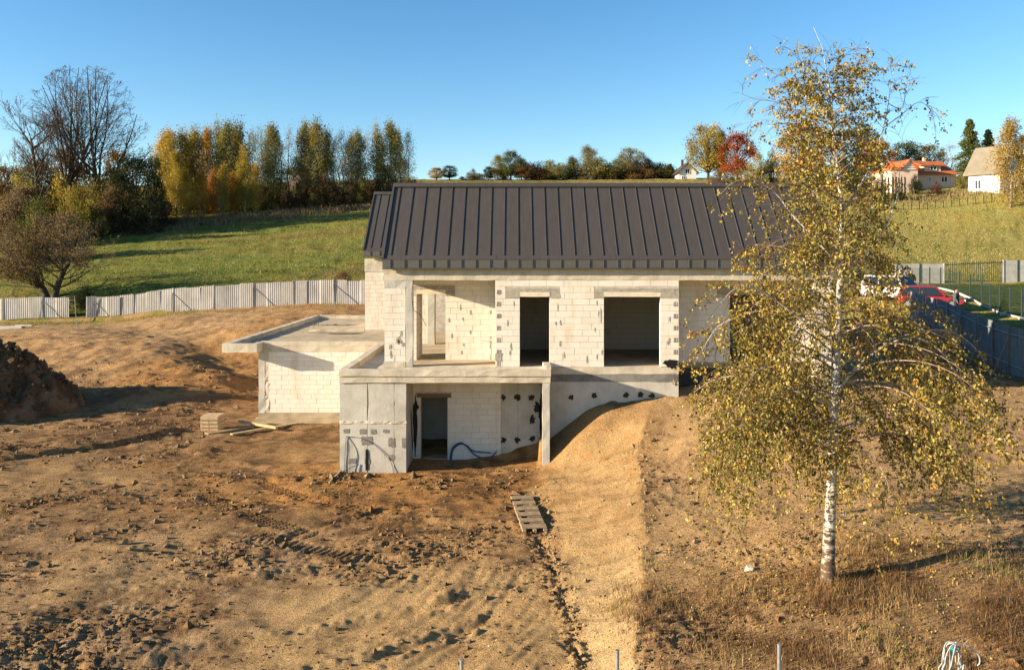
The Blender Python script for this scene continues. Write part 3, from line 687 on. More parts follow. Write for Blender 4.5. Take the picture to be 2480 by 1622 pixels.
slab("floor_edge", -4.53, 5.668, -0.012, 0.268, -0.25, -0.002, CONC, seed=26, step=.5)
w = wall("inner_wall", -4.2, -2.0, 0.0, FT, 6.95, 7.19, [(-3.45, -2.9, 0, 2.45)]); lay_blocks(w, -4.2, -2.0, 0.0, FT, 6.95, [(-3.45, -2.9, 0, 2.45)], seed=27, weight=.35)
slab("inner_column", -3.78, -3.48, 6.9, 7.2, 0.0, FT, CONC_L, seed=28)
# rooms behind the openings
w = wall("room_wall", -0.7, 11.0, 0.0, FT, 5.0, 5.24); lay_blocks(w, -0.4, 6.5, 0, FT, 5.0, seed=30, weight=.2)
w = wall("room_wall", 0.24, 5.0, 0.0, FT, 2.05, 2.2, axis='y')
w = wall("room_wall", LY+.24, 6.9, 0.0, FT, -0.7, -0.46, axis='y')
w = wall("room_wall", 1.45, 5.0, 0.0, FT, 6.6, 6.84, axis='y')
slab("ceiling_slab", -3.3, 10.95, 0.26, 12.5, FT + .01, 3.18, CONC, seed=31, step=1.5); slab("ceiling_slab", -4.5, -3.3, 0.26, 3.4, FT + .01, 3.18, CONC, seed=32, step=1.5)
# recess on the right, its window, end pier
RY = 1.2; ow = (7.76, 9.70, 0.0, 2.43); lk4 = (7.3, 10.1, 2.43, 2.72)
w = wall("recess_wall", 5.43, 10.7, -0.02, FT, RY, RY + .24, [ow]); lay_blocks(w, 5.43, 10.7, 0.0, FT, RY, [ow], seed=33, weight=.55, keep=[lk4])
slab("lintel", lk4[0], lk4[1], RY - .012, RY + .2, 2.432, lk4[3], PATCH, w, seed=34, amp=.004)
wall("recess_side_wall", 0.24, RY, 0.0, FT, 5.43, 5.668, axis='y')
w = wall("end_pier", 10.36, 10.95, -0.01, FT, 0.0, 0.24); lay_blocks(w, 10.36, 10.95, 0, FT, 0.0, seed=35, weight=.5)
wall("end_wall", 0.25, 5.0, -1.6, FT, 10.7, 10.94, axis='y')
# gable ends of the main range (triangles over the ceiling)
for x in (-4.5, 10.72):
    MB().prism([(x, 0.1, 3.2), (x, 4.95, 3.2), (x, 2.5, 6.1)], (.22, 0, 0)).build("gable", MORTAR, HOUSE)
# plinth on the right of the terrace
slab("plinth", 1.205, 5.66, 0.004, 0.22, -3.4, -0.52, CONC_L, seed=36, amp=.004); PL = bpy.data.objects[-1] if False else None
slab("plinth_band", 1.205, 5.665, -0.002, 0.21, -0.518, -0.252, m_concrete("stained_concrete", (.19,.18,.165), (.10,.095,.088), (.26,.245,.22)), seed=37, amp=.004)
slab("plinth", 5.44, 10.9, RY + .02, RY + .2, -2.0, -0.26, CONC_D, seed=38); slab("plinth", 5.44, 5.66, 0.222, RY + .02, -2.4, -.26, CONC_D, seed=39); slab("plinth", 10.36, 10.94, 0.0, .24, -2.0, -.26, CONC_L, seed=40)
for i, (x, z) in enumerate(((1.95,-1.05),(2.75,-1.0),(3.85,-.98),(4.35,-.97),(4.75,-1.0))):
    blob("tar_patch", x, z, -0.004, .10, .095, TAR, HOUSE, 200+i, n=24)
blob("tar_patch", 5.38, .12, -0.02, .24, .17, TAR, FRONT, 210, spiky=.3); 

# ---- terrace over the lower room
TYF = -1.05
slab("terrace_edge", -5.86, 1.19, TYF - .03, TYF + .24, -0.165, 0.045, CONC, seed=50, amp=.006)
slab("terrace_slab", -5.84, 1.185, TYF, -0.014, -0.385, -0.168, CONC, seed=51, amp=.005)
slab("terrace_slab", -5.84, -4.56, -0.012, 6.75, -0.385, -0.168, CONC, seed=52, step=.8); slab("terrace_parapet", -5.86, -5.6, TYF + .242, 6.75, -0.166, 0.045, CONC, seed=53, step=.6)
slab("terrace_return", 0.96, 1.195, TYF + .242, -0.016, -0.166, 0.16, CONC, seed=54); slab("terrace_corner", 1.06, 1.197, TYF - .035, TYF + .20, 0.047, 0.19, CONC_L, seed=55)
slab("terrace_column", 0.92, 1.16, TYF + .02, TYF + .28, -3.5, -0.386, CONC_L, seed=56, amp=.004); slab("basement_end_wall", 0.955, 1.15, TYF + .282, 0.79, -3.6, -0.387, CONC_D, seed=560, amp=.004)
# lower front block of poured concrete in three panels with an open joint
LF = TYF + .05
lw = slab("basement_wall", -5.84, -4.93, LF, LF + .3, -3.6, -0.387, CONC_L, seed=57, amp=.004); slab("basement_wall", -4.915, -4.03, LF + .004, LF + .3, -3.6, -0.387, CONC_L, seed=58, amp=.004)
slab("basement_wall", -4.02, -3.63, LF, LF + .3, -3.6, -0.387, CONC_L, seed=59, amp=.004)
MB().box(-4.93, -4.915, LF + .02, LF + .3, -3.6, -.387).build("joint_filler", TAR, lw)
blob("joint_tar", -4.93, -2.95, LF - .005, .05, .34, TAR, lw, 300, rect=True, spiky=.15)
slab("construction_joint", -5.845, -3.625, LF - .012, LF, -1.75, -1.66, CONC, lw, seed=60, amp=.007, step=.12)
wall("basement_side_wall", LF + .3, 0.8, -3.6, -.387, -3.9, -3.63, axis='y', mat=CONC_L); wall("basement_outer_wall", LF + .3, 6.8, -3.6, -.387, -5.84, -5.6, axis='y', mat=CONC_L)
for i, (x, z, a, b) in enumerate(((-5.62,-2.0,.10,.07),(-5.05,-2.02,.12,.09),(-4.72,-2.02,.09,.08),(-4.3,-2.0,.10,.06),(-4.93,-2.32,.19,.15),(-4.12,-2.38,.11,.15),(-3.70,-2.4,.07,.16),(-4.1,-2.88,.09,.09),(-5.42,-3.0,.14,.09),(-4.93,-3.0,.08,.1))):
    blob("mortar_patch", x, z, LF - .003, a, b, PATCH_D, lw, 310+i, rect=True, spiky=.3)
# lower recess
BY = 0.8; obd = (-3.35, -2.40, -3.36, -1.20)
w = wall("basement_block_wall", -3.64, -0.5, -3.6, -.387, BY, BY + .24, [(-3.35, -2.40, -3.6, -1.20)]); lay_blocks(w, -3.64, -0.5, -3.48, -.387, BY, [(-3.35, -2.40, -3.6, -1.20)], seed=61, weight=1.0, keep=[(-3.5, -2.27, -1.2, -1.05)])
slab("lintel", -3.5, -2.27, BY - .015, BY + .2, -1.198, -1.065, plain("lintel_brown", (.23,.16,.11), .9, .3), w, seed=62, amp=.004)
bc = slab("basement_concrete_wall", -0.497, 1.2, BY + .004, BY + .26, -3.6, -.387, CONC_L, seed=63, amp=.003); MB().box(.105, .112, BY - .001, BY + .003, -3.4, -.4).build("shutter_joint", TAR, bc)
for i, (x, z, a, b) in enumerate(((-.42,-1.2,.08,.10),(.1,-1.2,.11,.10),(.6,-1.2,.11,.10),(-.40,-2.72,.10,.10),(.08,-2.72,.10,.10),(.62,-2.68,.10,.11),(.62,-2.0,.10,.14),(.8,-1.55,.12,.2),(.94,-1.75,.09,.55),(.97,-2.5,.06,.6))):
    blob("tar_patch", x, z, BY - .001, a, b, TAR, bc, 330+i, spiky=.4, n=26)
blob("tar_patch", -3.55, -2.2, BY - .013, .07, .9, TAR, w, 350, spiky=.3); blob("tar_patch", -3.53, -1.55, BY - .014, .10, .2, TAR, w, 351, spiky=.4)
for i in range(5): blob("tar_patch", .25 + .1*i, -1.7 - .3*i, -3.628, .13, .16, TAR, HOUSE, 360+i, axis='y', spiky=.4)
wall("cellar_back_wall", -3.9, -1.8, -3.6, -.387, 3.2, 3.4, mat=CONC_L); wall("cellar_side_wall", BY+.24, 3.2, -3.6, -.387, -2.2, -2.0, axis='y', mat=CONC_L); wall("cellar_side_wall", BY+.24, 3.2, -3.6, -.387, -3.9, -3.7, axis='y', mat=CONC_L)
slab("cellar_floor", -3.68, -2.2, BY + .02, 3.2, -3.6, -3.38, CONC_W, seed=64); slab("cellar_ceiling", -3.64, 1.2, -.01, 3.2, -.384, -.255, CONC, seed=65)

# ---- low wing on the left
WY = 6.8
w = wall("wing_wall", -10.78, -5.6, -2.94, -.32, WY, WY + .24); lay_blocks(w, -10.62, -5.84, -2.94, -.32, WY, seed=70, weight=.95)
slab("wing_column", -11.05, -10.78, WY - .01, WY + .25, -2.96, -.07, CONC_L, seed=71); slab("mortar_strip", -10.778, -10.61, WY - .009, WY + .1, -2.94, -.33, CONC, w, seed=72, amp=.012, step=.12)
slab("wing_beam", -10.95, -5.86, WY - .014, WY + .25, -.318, -.072, CONC, seed=73, amp=.005); slab("wing_roof_edge", -10.98, -5.62, WY - .02, WY + .28, -.07, .125, CONC, seed=74, amp=.005)
slab("wing_footing", -11.06, -5.62, WY - .02, WY + .3, -3.18, -2.942, CONC_W, seed=75); slab("wing_footing", -11.2, -5.62, WY - .10, WY + .3, -3.7, -3.182, CONC_W, seed=76)
slab("wing_roof_slab", -12.28, -4.55, WY + .29, 21.65, -.25, -.085, CONC_W, seed=77, step=1.0, amp=.008); slab("wing_roof_slab", -12.28, -10.99, 6.02, WY + .285, -.25, -.085, CONC, seed=78)
slab("wing_parapet", -12.33, -12.05, 5.98, 21.7, -.252, .125, CONC, seed=79, step=.6); slab("wing_parapet", -12.045, -10.86, 5.975, 6.24, -.252, .122, CONC, seed=80); slab("wing_parapet", -12.045, -5.0, 21.45, 21.7, -.252, .125, CONC, seed=81, step=.6)
slab("wing_parapet", -11.1, -10.86, 6.242, WY - .02, -.252, .12, CONC, seed=82)
wall("wing_side_wall", WY + .25, 21.4, -3.6, -.255, -11.04, -10.8, axis='y'); wall("wing_back_wall", -10.8, -5, -3.4, -.255, 21.2, 21.4)
slab("wing_kerb", -10.6, -7.75, 13.45, 13.6, -.084, .03, CONC, seed=83)
for i, (x0, x1, y, h) in enumerate(((-10.4, -7.8, 12.75, .34), (-11.3, -8.9, 17.2, .45), (-9.2, -7.8, 12.2, .2))):
    rr = random.Random(i); n = 26; pts = []
    for j in range(n):
        a = 2*math.pi*j/n; k = 1 + rr.uniform(-.22, .22); pts.append(((x0+x1)/2 + (x1-x0)/2*k*math.cos(a), y + h*k*math.sin(a), -.076 + i*.0))
    MB().prism(pts, (0, 0, .004 + .002*i)).build("rain_puddle", NT("puddle%d" % i).pbr((.06,.05,.04), .04, spec=.6), HOUSE)
for i in range(4): MB().tube([(-10.9 + .22*(i%2) + .05*i, 14.6 + .5*(i//2), -.09), (-10.9 + .22*(i%2) + .05*i, 14.6 + .5*(i//2), .55)], .008, 5).build("rebar", RUST, HOUSE)

# ---- second range behind; unseen right part lengthened to shade the tin fence
w = wall("rear_range_wall", -7.7, 10.4, -.2, 3.45, 13.4, 13.64, [(-6.0,-5.9,0,.01)]); lay_blocks(w, -7.7, -4.2, 0, 2.95, 13.4, seed=90, weight=.3)
slab("rear_ring_beam", -7.72, 10.4, 13.38, 13.7, 3.0, 3.66, CONC, seed=91); wall("rear_range_side", 13.64, 19.6, -.2, 3.6, -7.7, -7.46, axis='y'); wall("rear_range_back", -7.7, 10.4, -.2, 3.6, 19.4, 19.6)
slab("downpipe_chase", -5.98, -5.9, 13.36, 13.5, -.1, 3.0, CONC_L, seed=92)
finish_blocks()

# unseen link block behind the main roof, its height added to shade the tin fence
wall("shade_link_wall", 4.6, 10.4, -.2, 5.5, 5.3, 5.5); wall("shade_link_side", 5.5, 13.3, -.2, 5.5, 10.16, 10.4, axis='y'); wall("shade_link_side", 5.5, 13.3, 3.2, 5.5, 4.6, 4.84, axis='y'); slab("shade_link_roof", 4.6, 10.4, 5.3, 13.3, 5.5, 5.7, CONC, seed=95, step=1.5)
# ---- standing-seam roofs
FASC = plain("fascia_reflect_tint", (.105,.098,.090), .42, .12, 2, metal=.15, spec=.45)  # roof metal made lighter: light reflected from the ground is put into the colour
GREEN = plain("roof_membrane", (.12,.17,.14), .7)
def roof(y0, zf0, zf1, yr, zr, x0, x1, first, step, depth_back):
    """y0 eave plane, zf0..zf1 upright fascia, ridge at (yr, zr)"""
    rt = MB().prism([(x0+.02, y0+.02, zf1-.06), (x0+.02, y0+.02, zf0+.02), (x0+.02, y0+.16, zf0+.02), (x0+.02, yr, zr-.18), (x0+.02, 2*yr-y0, zf1-.06), (x0+.02, yr, zr-.06)], (x1-x0-.04, 0, 0)).build("roof", GREEN, HOUSE)
    ln = math.hypot(yr-y0, zr-zf1); dy, dz = (yr-y0)/ln, (zr-zf1)/ln; ny, nz = -dz, dy          # up the slope, outward normal
    def P(x, s, n): return (x, y0 + dy*s + ny*n, zf1 + dz*s + nz*n)
    xs = [x0] + [v for v in np.arange(first, x1, step) if x0 + .1 < v < x1 - .05] + [x1]
    for a, b in zip(xs[:-1], xs[1:]):
        m = MB(); g = .004
        m.hexa([P(a+g,.16,-.02),P(b-g,.16,-.02),P(b-g,ln-.02,-.02),P(a+g,ln-.02,-.02)], [P(a+g,.16,.004),P(b-g,.16,.004),P(b-g,ln-.02,.004),P(a+g,ln-.02,.004)])
        if b < x1: m.hexa([P(b-.012,.165,-.01),P(b+.010,.165,-.01),P(b+.010,ln-.03,-.01),P(b-.012,ln-.03,-.01)], [P(b-.007,.165,.032),P(b+.007,.165,.032),P(b+.007,ln-.03,.032),P(b-.007,ln-.03,.032)])
        m.build("roof_panel", ROOF, rt)
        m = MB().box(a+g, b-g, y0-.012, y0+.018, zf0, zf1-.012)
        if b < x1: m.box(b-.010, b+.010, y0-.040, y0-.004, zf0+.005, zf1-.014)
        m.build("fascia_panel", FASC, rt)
    L = x1 - x0; n = max(1, int(L/3.6))
    for i in range(n):
        a, b = x0 + L*i/n + .004, x0 + L*(i+1)/n - .004
        m = MB().hexa([P(a,-.018,-.012),P(b,-.018,-.012),P(b,.158,-.012),P(a,.158,-.012)], [P(a,-.018,.012),P(b,-.018,.012),P(b,.158,.010),P(a,.158,.010)]); m.box(a, b, y0-.020, y0-.006, zf1-.035, zf1+.005)
        m.build("eave_strip", ROOF, rt)
        MB().box(a, b, y0-.055, y0+.02, zf0-.05, zf0-.004).build("drip_edge", ROOF, rt)
    k = int(L/2.1)
    for i in range(k):
        a, b = x0 - .02 + (L+.04)*i/k + .002, x0 - .02 + (L+.04)*(i+1)/k - .002
        MB().prism([(a, yr-.16, zr-.085), (a, yr-.15, zr-.03), (a, yr, zr+.075), (a, yr+.15, zr-.03), (a, yr+.16, zr-.085)], (b-a, 0, 0)).build("ridge_cap", ROOF, rt)
    for x, s in ((x0, 1), (x1, -1)):
        m = MB(); a, b = sorted((x - .015*s, x + .05*s))
        m.hexa([P(a,-.01,-.2),P(b,-.01,-.2),P(b,ln-.1,-.2),P(a,ln-.1,-.2)], [P(a,-.01,.055),P(b,-.01,.055),P(b,ln-.1,.055),P(a,ln-.1,.055)]); m.build("verge_trim", ROOF, rt)
    # back slope, out of sight from the front
    MB().add([(x0, yr, zr), (x1, yr, zr), (x1, 2*yr-y0, zf1), (x0, 2*yr-y0, zf1)], [(0,1,2,3)]).build("rear_slope", ROOF, rt)
    return rt
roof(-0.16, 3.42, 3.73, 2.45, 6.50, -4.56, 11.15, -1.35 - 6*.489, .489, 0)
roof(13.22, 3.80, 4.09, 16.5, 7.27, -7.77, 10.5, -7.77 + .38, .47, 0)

# ---- cables and hoses on the house
HOSE = plain("blue_hose", (.03,.09,.27), .45, .3); CABLE = plain("grey_cable", (.10,.10,.105), .6, .3)
def curve(pts, n=10):
    out = []; P_ = [pts[0]] + list(pts) + [pts[-1]]
    for i in range(1, len(P_)-2):
        a, b, c, d = (Vector(p) for p in P_[i-1:i+3])
        for k in range(n):
            t = k/n; out.append(0.5*((2*b) + (c-a)*t + (2*a-5*b+4*c-d)*t*t + (3*b-a-3*c+d)*t**3))
    out.append(Vector(pts[-1])); return out
y = BY - .05
h = empty("blue_hose", (-2.2, y, -3.4), "coiled blue hose bowed against the block wall under the terrace", "hose")
MB().tube(curve([(-2.27,y,-3.45),(-2.2,y,-3.05),(-1.95,y,-2.85),(-1.72,y,-2.9),(-1.5,y-.02,-3.08),(-1.2,y-.03,-3.13),(-.85,y-.04,-3.15)]), .024, 7).build("hose_length", HOSE, h, smooth=True)
MB().tube(curve([(-2.31,y-.03,-3.45),(-2.22,y-.03,-3.0),(-1.95,y-.03,-2.80),(-1.7,y-.04,-2.93),(-1.45,y-.06,-3.2),(-1.1,y-.07,-3.33),(-.82,y-.06,-3.27),(-.65,y-.04,-3.1)]), .024, 7).build("hose_length", HOSE, h, smooth=True)
y = LF - .022
for i, (pts, lab) in enumerate(((((-5.68,y,-3.42),(-5.66,y,-2.8),(-5.62,y,-2.2),(-5.55,y,-2.26),(-5.49,y-.05,-2.7),(-5.5,y-.02,-3.42)), "grey cable hanging in a loop on the concrete basement wall near its left edge"),
        (((-5.6,y,-2.18),(-5.2,y,-2.22),(-4.75,y,-2.4),(-4.35,y,-2.75),(-4.12,y,-3.05),(-4.03,y-.02,-3.42)), "thin grey cable arching across the concrete basement wall"),
        (((-5.85,y-.15,-3.42),(-5.6,y-.1,-3.25),(-5.2,y,-3.1)), "short grey cable poking from the ground beside the concrete basement wall"))):
    tag(MB().tube(curve(pts, 8), .009 if i < 2 else .013, 6).build("cable", CABLE, smooth=True), lab, "cable", "cables on the basement wall")
tag(MB().tube(curve([(-3.50,-.03,3.0),(-3.56,-.03,2.5),(-3.5,-.04,2.0),(-3.3,.3,1.75),(-3.2,1.2,1.3)],8), .010, 5).build("cable", TAR), "black cable dangling across the loggia behind the corner column", "cable")
# ------------------------------------------------------------------ leaves and trees
def leaf_quads(C, size, r, hang=0.5, aspect=0.62):
    """one folded diamond per centre; returns V, F(tri)"""
    n = len(C); size = np.broadcast_to(size, (n,))
    a = r.normal(size=(n, 3)); a[:, 2] -= hang * 2.0; a /= np.linalg.norm(a, axis=1)[:, None]
    b = r.normal(size=(n, 3)); b -= a * (a * b).sum(1)[:, None]; b /= np.linalg.norm(b, axis=1)[:, None]
    c = np.cross(a, b); s = size[:, None]
    p0 = C - a * s * 0.5; p3 = C + a * s * 0.5; m = C - a * s * 0.06 + c * s * 0.10
    p1 = m + b * s * aspect * 0.5; p2 = m - b * s * aspect * 0.5
    V = np.stack([p0, p1, p2, p3], 1).reshape(-1, 3); i = np.arange(n)[:, None] * 4
    F_ = np.concatenate([i + np.array([[0, 1, 3]]), i + np.array([[0, 3, 2]])], 1).reshape(-1, 3)
    return V, F_
def leaf_mesh(name, C, size, lv, mat, r, hang=0.5, aspect=0.62):
    V, F_ = leaf_quads(C, size, r, hang, aspect)
    return np_mesh(name, V, F_, mat, False, {"lv": ('FACE', 'FLOAT', np.repeat(lv, 2))})

def rec_branch(mb, p, d, L, rad, depth, r, tips, spread=0.5, up=0.15, segs=3, kids=(2, 4), nside=4, minr=0.012):
    pts = [Vector(p)]; d = Vector(d).normalized()
    for i in range(segs):
        d = (d + Vector((r.gauss(0, .13), r.gauss(0, .13), r.gauss(0, .08) + up * .25))).normalized(); pts.append(pts[-1] + d * L / segs)
    rr = [max(minr, rad * (1 - .55 * i / segs)) for i in range(segs + 1)]
    mb.tube(pts, rr, nside if depth > 1 else 3, cap=False)
    if depth == 0: tips.append(pts[-1]); tips.append(pts[-2]); return
    for k in range(r.randint(*kids)):
        t = r.uniform(.35, 1.0); i = min(int(t * segs), segs - 1); q = pts[i].lerp(pts[i+1], t * segs - i)
        a = Vector((r.gauss(0, 1), r.gauss(0, 1), r.gauss(0, .6))); a = (a - d * a.dot(d)).normalized()
        nd = (d + a * spread * r.uniform(.6, 1.4)).normalized()
        rec_branch(mb, q, nd, L * r.uniform(.5, .75), rr[i] * .62, depth - 1, r, tips, spread, up, segs, kids, nside, minr)
    rec_branch(mb, pts[-1], d, L * .7, rr[-1], depth - 1, r, tips, spread, up, segs, kids, nside, minr)

PROTO = {}
def np_obj_mesh(mb, name, mat, smooth=True):
    me = bpy.data.meshes.new(name); me.from_pydata(mb.v, [], mb.f); me.polygons.foreach_set("use_smooth", [smooth] * len(me.polygons)); me.materials.append(mat); return me
def proto(kind, seed):
    """trunk mesh, crown mesh, height and half-width of a tree kind"""
    if (kind, seed) in PROTO: return PROTO[kind, seed]
    r = np.random.default_rng(seed * 13 + sum(map(ord, kind))); q = random.Random(seed * 7 + len(kind)); mb = MB(); P_ = []; lvb = []
    def clump(c, n, sx, sz, bias=0.0):
        P_.append(np.array(c) + r.normal(size=(n, 3)) * (sx, sx, sz)); lvb.append(np.clip(r.normal(.45 + bias, .2, n), 0, 1))
    bark = BARK; size = .27; hang = .5
    if kind in ('birch', 'thin'):
        H, W = 15.0, 2.5; bark = BARK_P; thin = kind == 'thin'
        stem = [(0, 0, -.6)]
        for i in range(1, 9): stem.append((q.gauss(0, .08) * i ** .7, q.gauss(0, .08) * i ** .7, H * i / 8.2))
        mb.tube(stem, [.17 * (1 - i / 9.5) + .01 for i in range(9)], 5)
        for k in range(72 if not thin else 50):
            t = q.uniform(.10, 1) ** .85; z = H * t; prof = (math.sin(min(1, (t + .02) * 1.05) * math.pi * .93) ** .6) * (1.25 - .70 * t)
            a = q.uniform(0, 6.283); R_ = W * prof * q.uniform(.55, 1.12); c0 = (stem[min(8, int(t*8))][0], stem[min(8, int(t*8))][1], z - .6 * R_)
            e = (c0[0] + math.cos(a) * R_, c0[1] + math.sin(a) * R_, z + .25 * R_)
            mid = (c0[0] + .5 * math.cos(a) * R_, c0[1] + .5 * math.sin(a) * R_, z + .12 * R_)
            mb.tube([c0, mid, e], [.045 * (1.1 - t), .03 * (1.1 - t) + .006, .008], 3, cap=False)
            b = q.gauss(0, .17)
            for f in ((1.0, 52), (.62, 46), (.3, 20)) if not thin else ((1.0, 14), (.62, 10)):
                c = [c0[i] + (e[i] - c0[i]) * f[0] for i in range(3)]; c[2] -= .35
                clump(c, f[1], .34, .85, b)
            if thin:
                for j in range(5):
                    s = [e[i] * .7 + c0[i] * .3 + q.gauss(0, .2) for i in range(3)]; mb.tube([s, (s[0] + q.gauss(0, .3), s[1] + q.gauss(0, .3), s[2] + q.uniform(-.9, .7))], [.018, .008], 3, cap=False)
        size = .22 if not thin else .18
    elif kind == 'round':
        H, W = 9.0, 3.6; mb.tube([(0,0,-.6),(.1,0,2),(0,.1,4),(0,0,6.5)], [.3,.24,.17,.06], 6)
        for k in range(84):
            a = q.uniform(0, 6.283); t = q.uniform(-.85, 1); R_ = W * math.sqrt(max(.05, 1 - t * t)) * q.uniform(.55, 1.05); z = 5.1 + 3.6 * t
            e = (math.cos(a) * R_, math.sin(a) * R_, z); mb.tube([(0, 0, max(1.6, z - R_)), (e[0]*.5, e[1]*.5, z - .3 * R_), e], [.09, .05, .015], 3, cap=False)
            clump(e, 100, .48, .42, q.gauss(0, .18))
        size = .24; hang = .2
    elif kind == 'shrub':
        H, W = 4.0, 2.2
        for k in range(46):
            a = q.uniform(0, 6.283); R_ = W * q.uniform(.1, 1); z = H * q.uniform(.12, .98) * math.sqrt(max(.1, 1 - (R_ / W) ** 2 * .75))
            e = (math.cos(a) * R_, math.sin(a) * R_, z); mb.tube([(e[0]*.15, e[1]*.15, -.3), (e[0]*.55, e[1]*.55, z*.6), e], [.05, .03, .01], 3, cap=False)
            for j in range(2): mb.tube([e, (e[0] + q.gauss(0, .3), e[1] + q.gauss(0, .3), e[2] + q.uniform(.1, .8))], [.014, .006], 3, cap=False)
            clump(e, 84, .34, .32, q.gauss(0, .18))
        size = .18; hang = .1
    elif kind == 'spruce':
        H, W = 13.0, 2.9; mb.tube([(0,0,-.5),(0,0,H*.6),(0,0,H)], [.22,.12,.02], 5)
        for k in range(230):
            t = q.uniform(.03, 1) ; z = H * t; R_ = W * (1 - t) ** .9 * q.uniform(.75, 1.12) + .08; a = q.uniform(0, 6.283)
            for j in range(5):
                f = (j + 1) / 5; clump((math.cos(a)*R_*f, math.sin(a)*R_*f, z - .42*R_*f*f + .12), 13, .16 + .10*(1-t), .15, q.gauss(0, .06) + .12*f - .06)
        size = .27; hang = .6
    elif kind == 'thuja':
        H, W = 2.6, .45; mb.tube([(0,0,-.3),(0,0,H)], [.05,.01], 4)
        for k in range(110):
            t = q.uniform(0, 1); a = q.uniform(0, 6.283); R_ = W * (1 - t) ** .6 * q.uniform(.5, 1); clump((math.cos(a)*R_, math.sin(a)*R_, H*t), 8, .07, .12)
        size = .14; hang = -.6
    elif kind == 'bare':
        H, W = 21.0, 7.4; tips = []; U = Vector((0, 0, 1))
        def dome(a, e):                                        # point of the domed outline
            return Vector((7.3 * math.cos(a) * math.cos(e), 5.6 * math.sin(a) * math.cos(e), 8.6 + 12.2 * math.sin(e)))
        def grow(p, target, rad, depth, bow):
            v = target - p; L = v.length; n = 6 if depth > 1 else 4; pts = []; side = Vector((v.x, v.y, 0))
            for i in range(n + 1):
                t = i / n; pts.append(p + v * t + U * (bow * L * (-.16) * math.sin(math.pi * t)) + Vector((q.gauss(0, .03), q.gauss(0, .03), q.gauss(0, .02))) * L * .25 * (0 < i < n))
            mb.tube(pts, [max(.013, rad * (1 - .8 * i / n)) for i in range(n + 1)], 5 if depth > 2 else 3, cap=False)
            if depth == 0: tips.append(pts[-1]); return
            k = (0, 4, 6, 8)[depth]
            for j in range(k):
                t = .22 + .76 * (j + q.random()) / k; i = min(int(t * n), n - 1); s0 = pts[i].lerp(pts[i+1], t * n - i); d = (pts[i+1] - pts[i]).normalized()
                o = Vector((q.gauss(0, 1), q.gauss(0, 1), q.gauss(0, .5))); o = (o - d * o.dot(d)).normalized()
                l = L * (.62 - .38 * t) * q.uniform(.75, 1.15); e = s0 + (d * .9 + o * q.uniform(.45, .75)).normalized() * l
                c = e - Vector((0, 0, 8.6)); m_ = math.sqrt((c.x / 7.5) ** 2 + (c.y / 5.8) ** 2 + (c.z / 12.4) ** 2)
                if m_ > 1.02: e = Vector((0, 0, 8.6)) + c / m_ * 1.02
                grow(s0, e, max(.016, rad * (1 - .8 * t) * .55), depth - 1, q.uniform(-.4, 1))
        for sx in (-1.25, 1.25):
            pts = [Vector((sx, 0, -.8))]
            for i in range(4): pts.append(pts[-1] + Vector((sx * .05 * (i + 1), q.gauss(0, .08), 1.75)))
            mb.tube(pts, [.40, .36, .32, .28, .24], 7)
            for k in range(11):
                f = (k / 10) ** 1.25; a = (0 if sx > 0 else math.pi) + q.uniform(-1.35, 1.35); e = .08 + 1.4 * f
                if k % 3 == 2: a += math.pi * .9; e = max(e, .9)
                grow(pts[2 + k % 3], dome(a, e), .17, 3, 1.0)
        T = np.array([tuple(t) for t in tips]); T = T[T[:, 2] > 12]; sel = T[r.random(len(T)) < .4]
        P_.append(np.repeat(sel, 2, 0) + r.normal(size=(len(sel) * 2, 3)) * .14); lvb.append(r.random(len(sel) * 2)); size = .14
    elif kind == 'bareslim':
        H, W = 16.0, 4.0; tips = []; pts = [(0, 0, -.8), (-.25, 0, 3), (-.7, .1, 6.5), (-1.2, 0, 10)]
        mb.tube(pts, [.26, .22, .17, .11], 6)
        for k in range(20):
            t = q.uniform(.3, 1.0) * 2.999; i = int(t); p = Vector(pts[i]).lerp(Vector(pts[i+1]), t - i); a = q.uniform(0, 6.283)
            rec_branch(mb, p, (math.cos(a) * .95, math.sin(a) * .8, q.uniform(.35, 1.1)), q.uniform(2.2, 3.6), .085, 3, q, tips, .5, .28, 4, (2, 3), 4, .013)
        T = np.array([tuple(t) for t in tips]); sel = T[r.random(len(T)) < .5]; P_.append(np.repeat(sel, 2, 0) + r.normal(size=(len(sel)*2, 3)) * .15); lvb.append(r.random(len(sel)*2)); size = .14
    elif kind == 'willow':
        H, W = 7.5, 4.5; tips = []
        for base, lean in (((0, 0), (.55, .1)), ((-.25, 0), (-1.25, .2))):
            pts = [Vector((base[0], base[1], -.7))]; 
            for i in range(5): pts.append(pts[-1] + Vector((lean[0] * .42 * (.4 + .25 * i), lean[1] * .4, .85 - .05 * i)))
            mb.tube(pts, [.30, .26, .23, .20, .17, .13], 7)
            for k in range(13):
                i = q.choice((2, 3, 4, 5)); a = q.uniform(0, 6.283)
                rec_branch(mb, pts[i], (math.cos(a) * .95 + lean[0] * .4, math.sin(a) * .9, q.uniform(.15, 1.2)), q.uniform(1.7, 2.7), .07, 3, q, tips, .62, .05, 4, (2, 4), 4, .010)
        T = np.array([tuple(t) for t in tips]); P_.append(np.repeat(T, 3, 0) + r.normal(size=(len(T)*3, 3)) * .16); lvb.append(r.random(len(T)*3)); size = .11
    tm = np_obj_mesh(mb, kind + "_trunk", bark)
    cm = leaf_mesh(kind + "_crown", np.concatenate(P_), size * r.uniform(.7, 1.35, sum(map(len, P_))), np.concatenate(lvb), LEAF_FAR, r, hang)
    PROTO[kind, seed] = (tm, cm, H, W); return PROTO[kind, seed]
NAMES = dict(birch='birch_tree', thin='birch_tree', round='deciduous_tree', shrub='shrub', spruce='spruce_tree', thuja='thuja_shrub', bare='bare_tree', bareslim='bare_tree', willow='willow_tree')
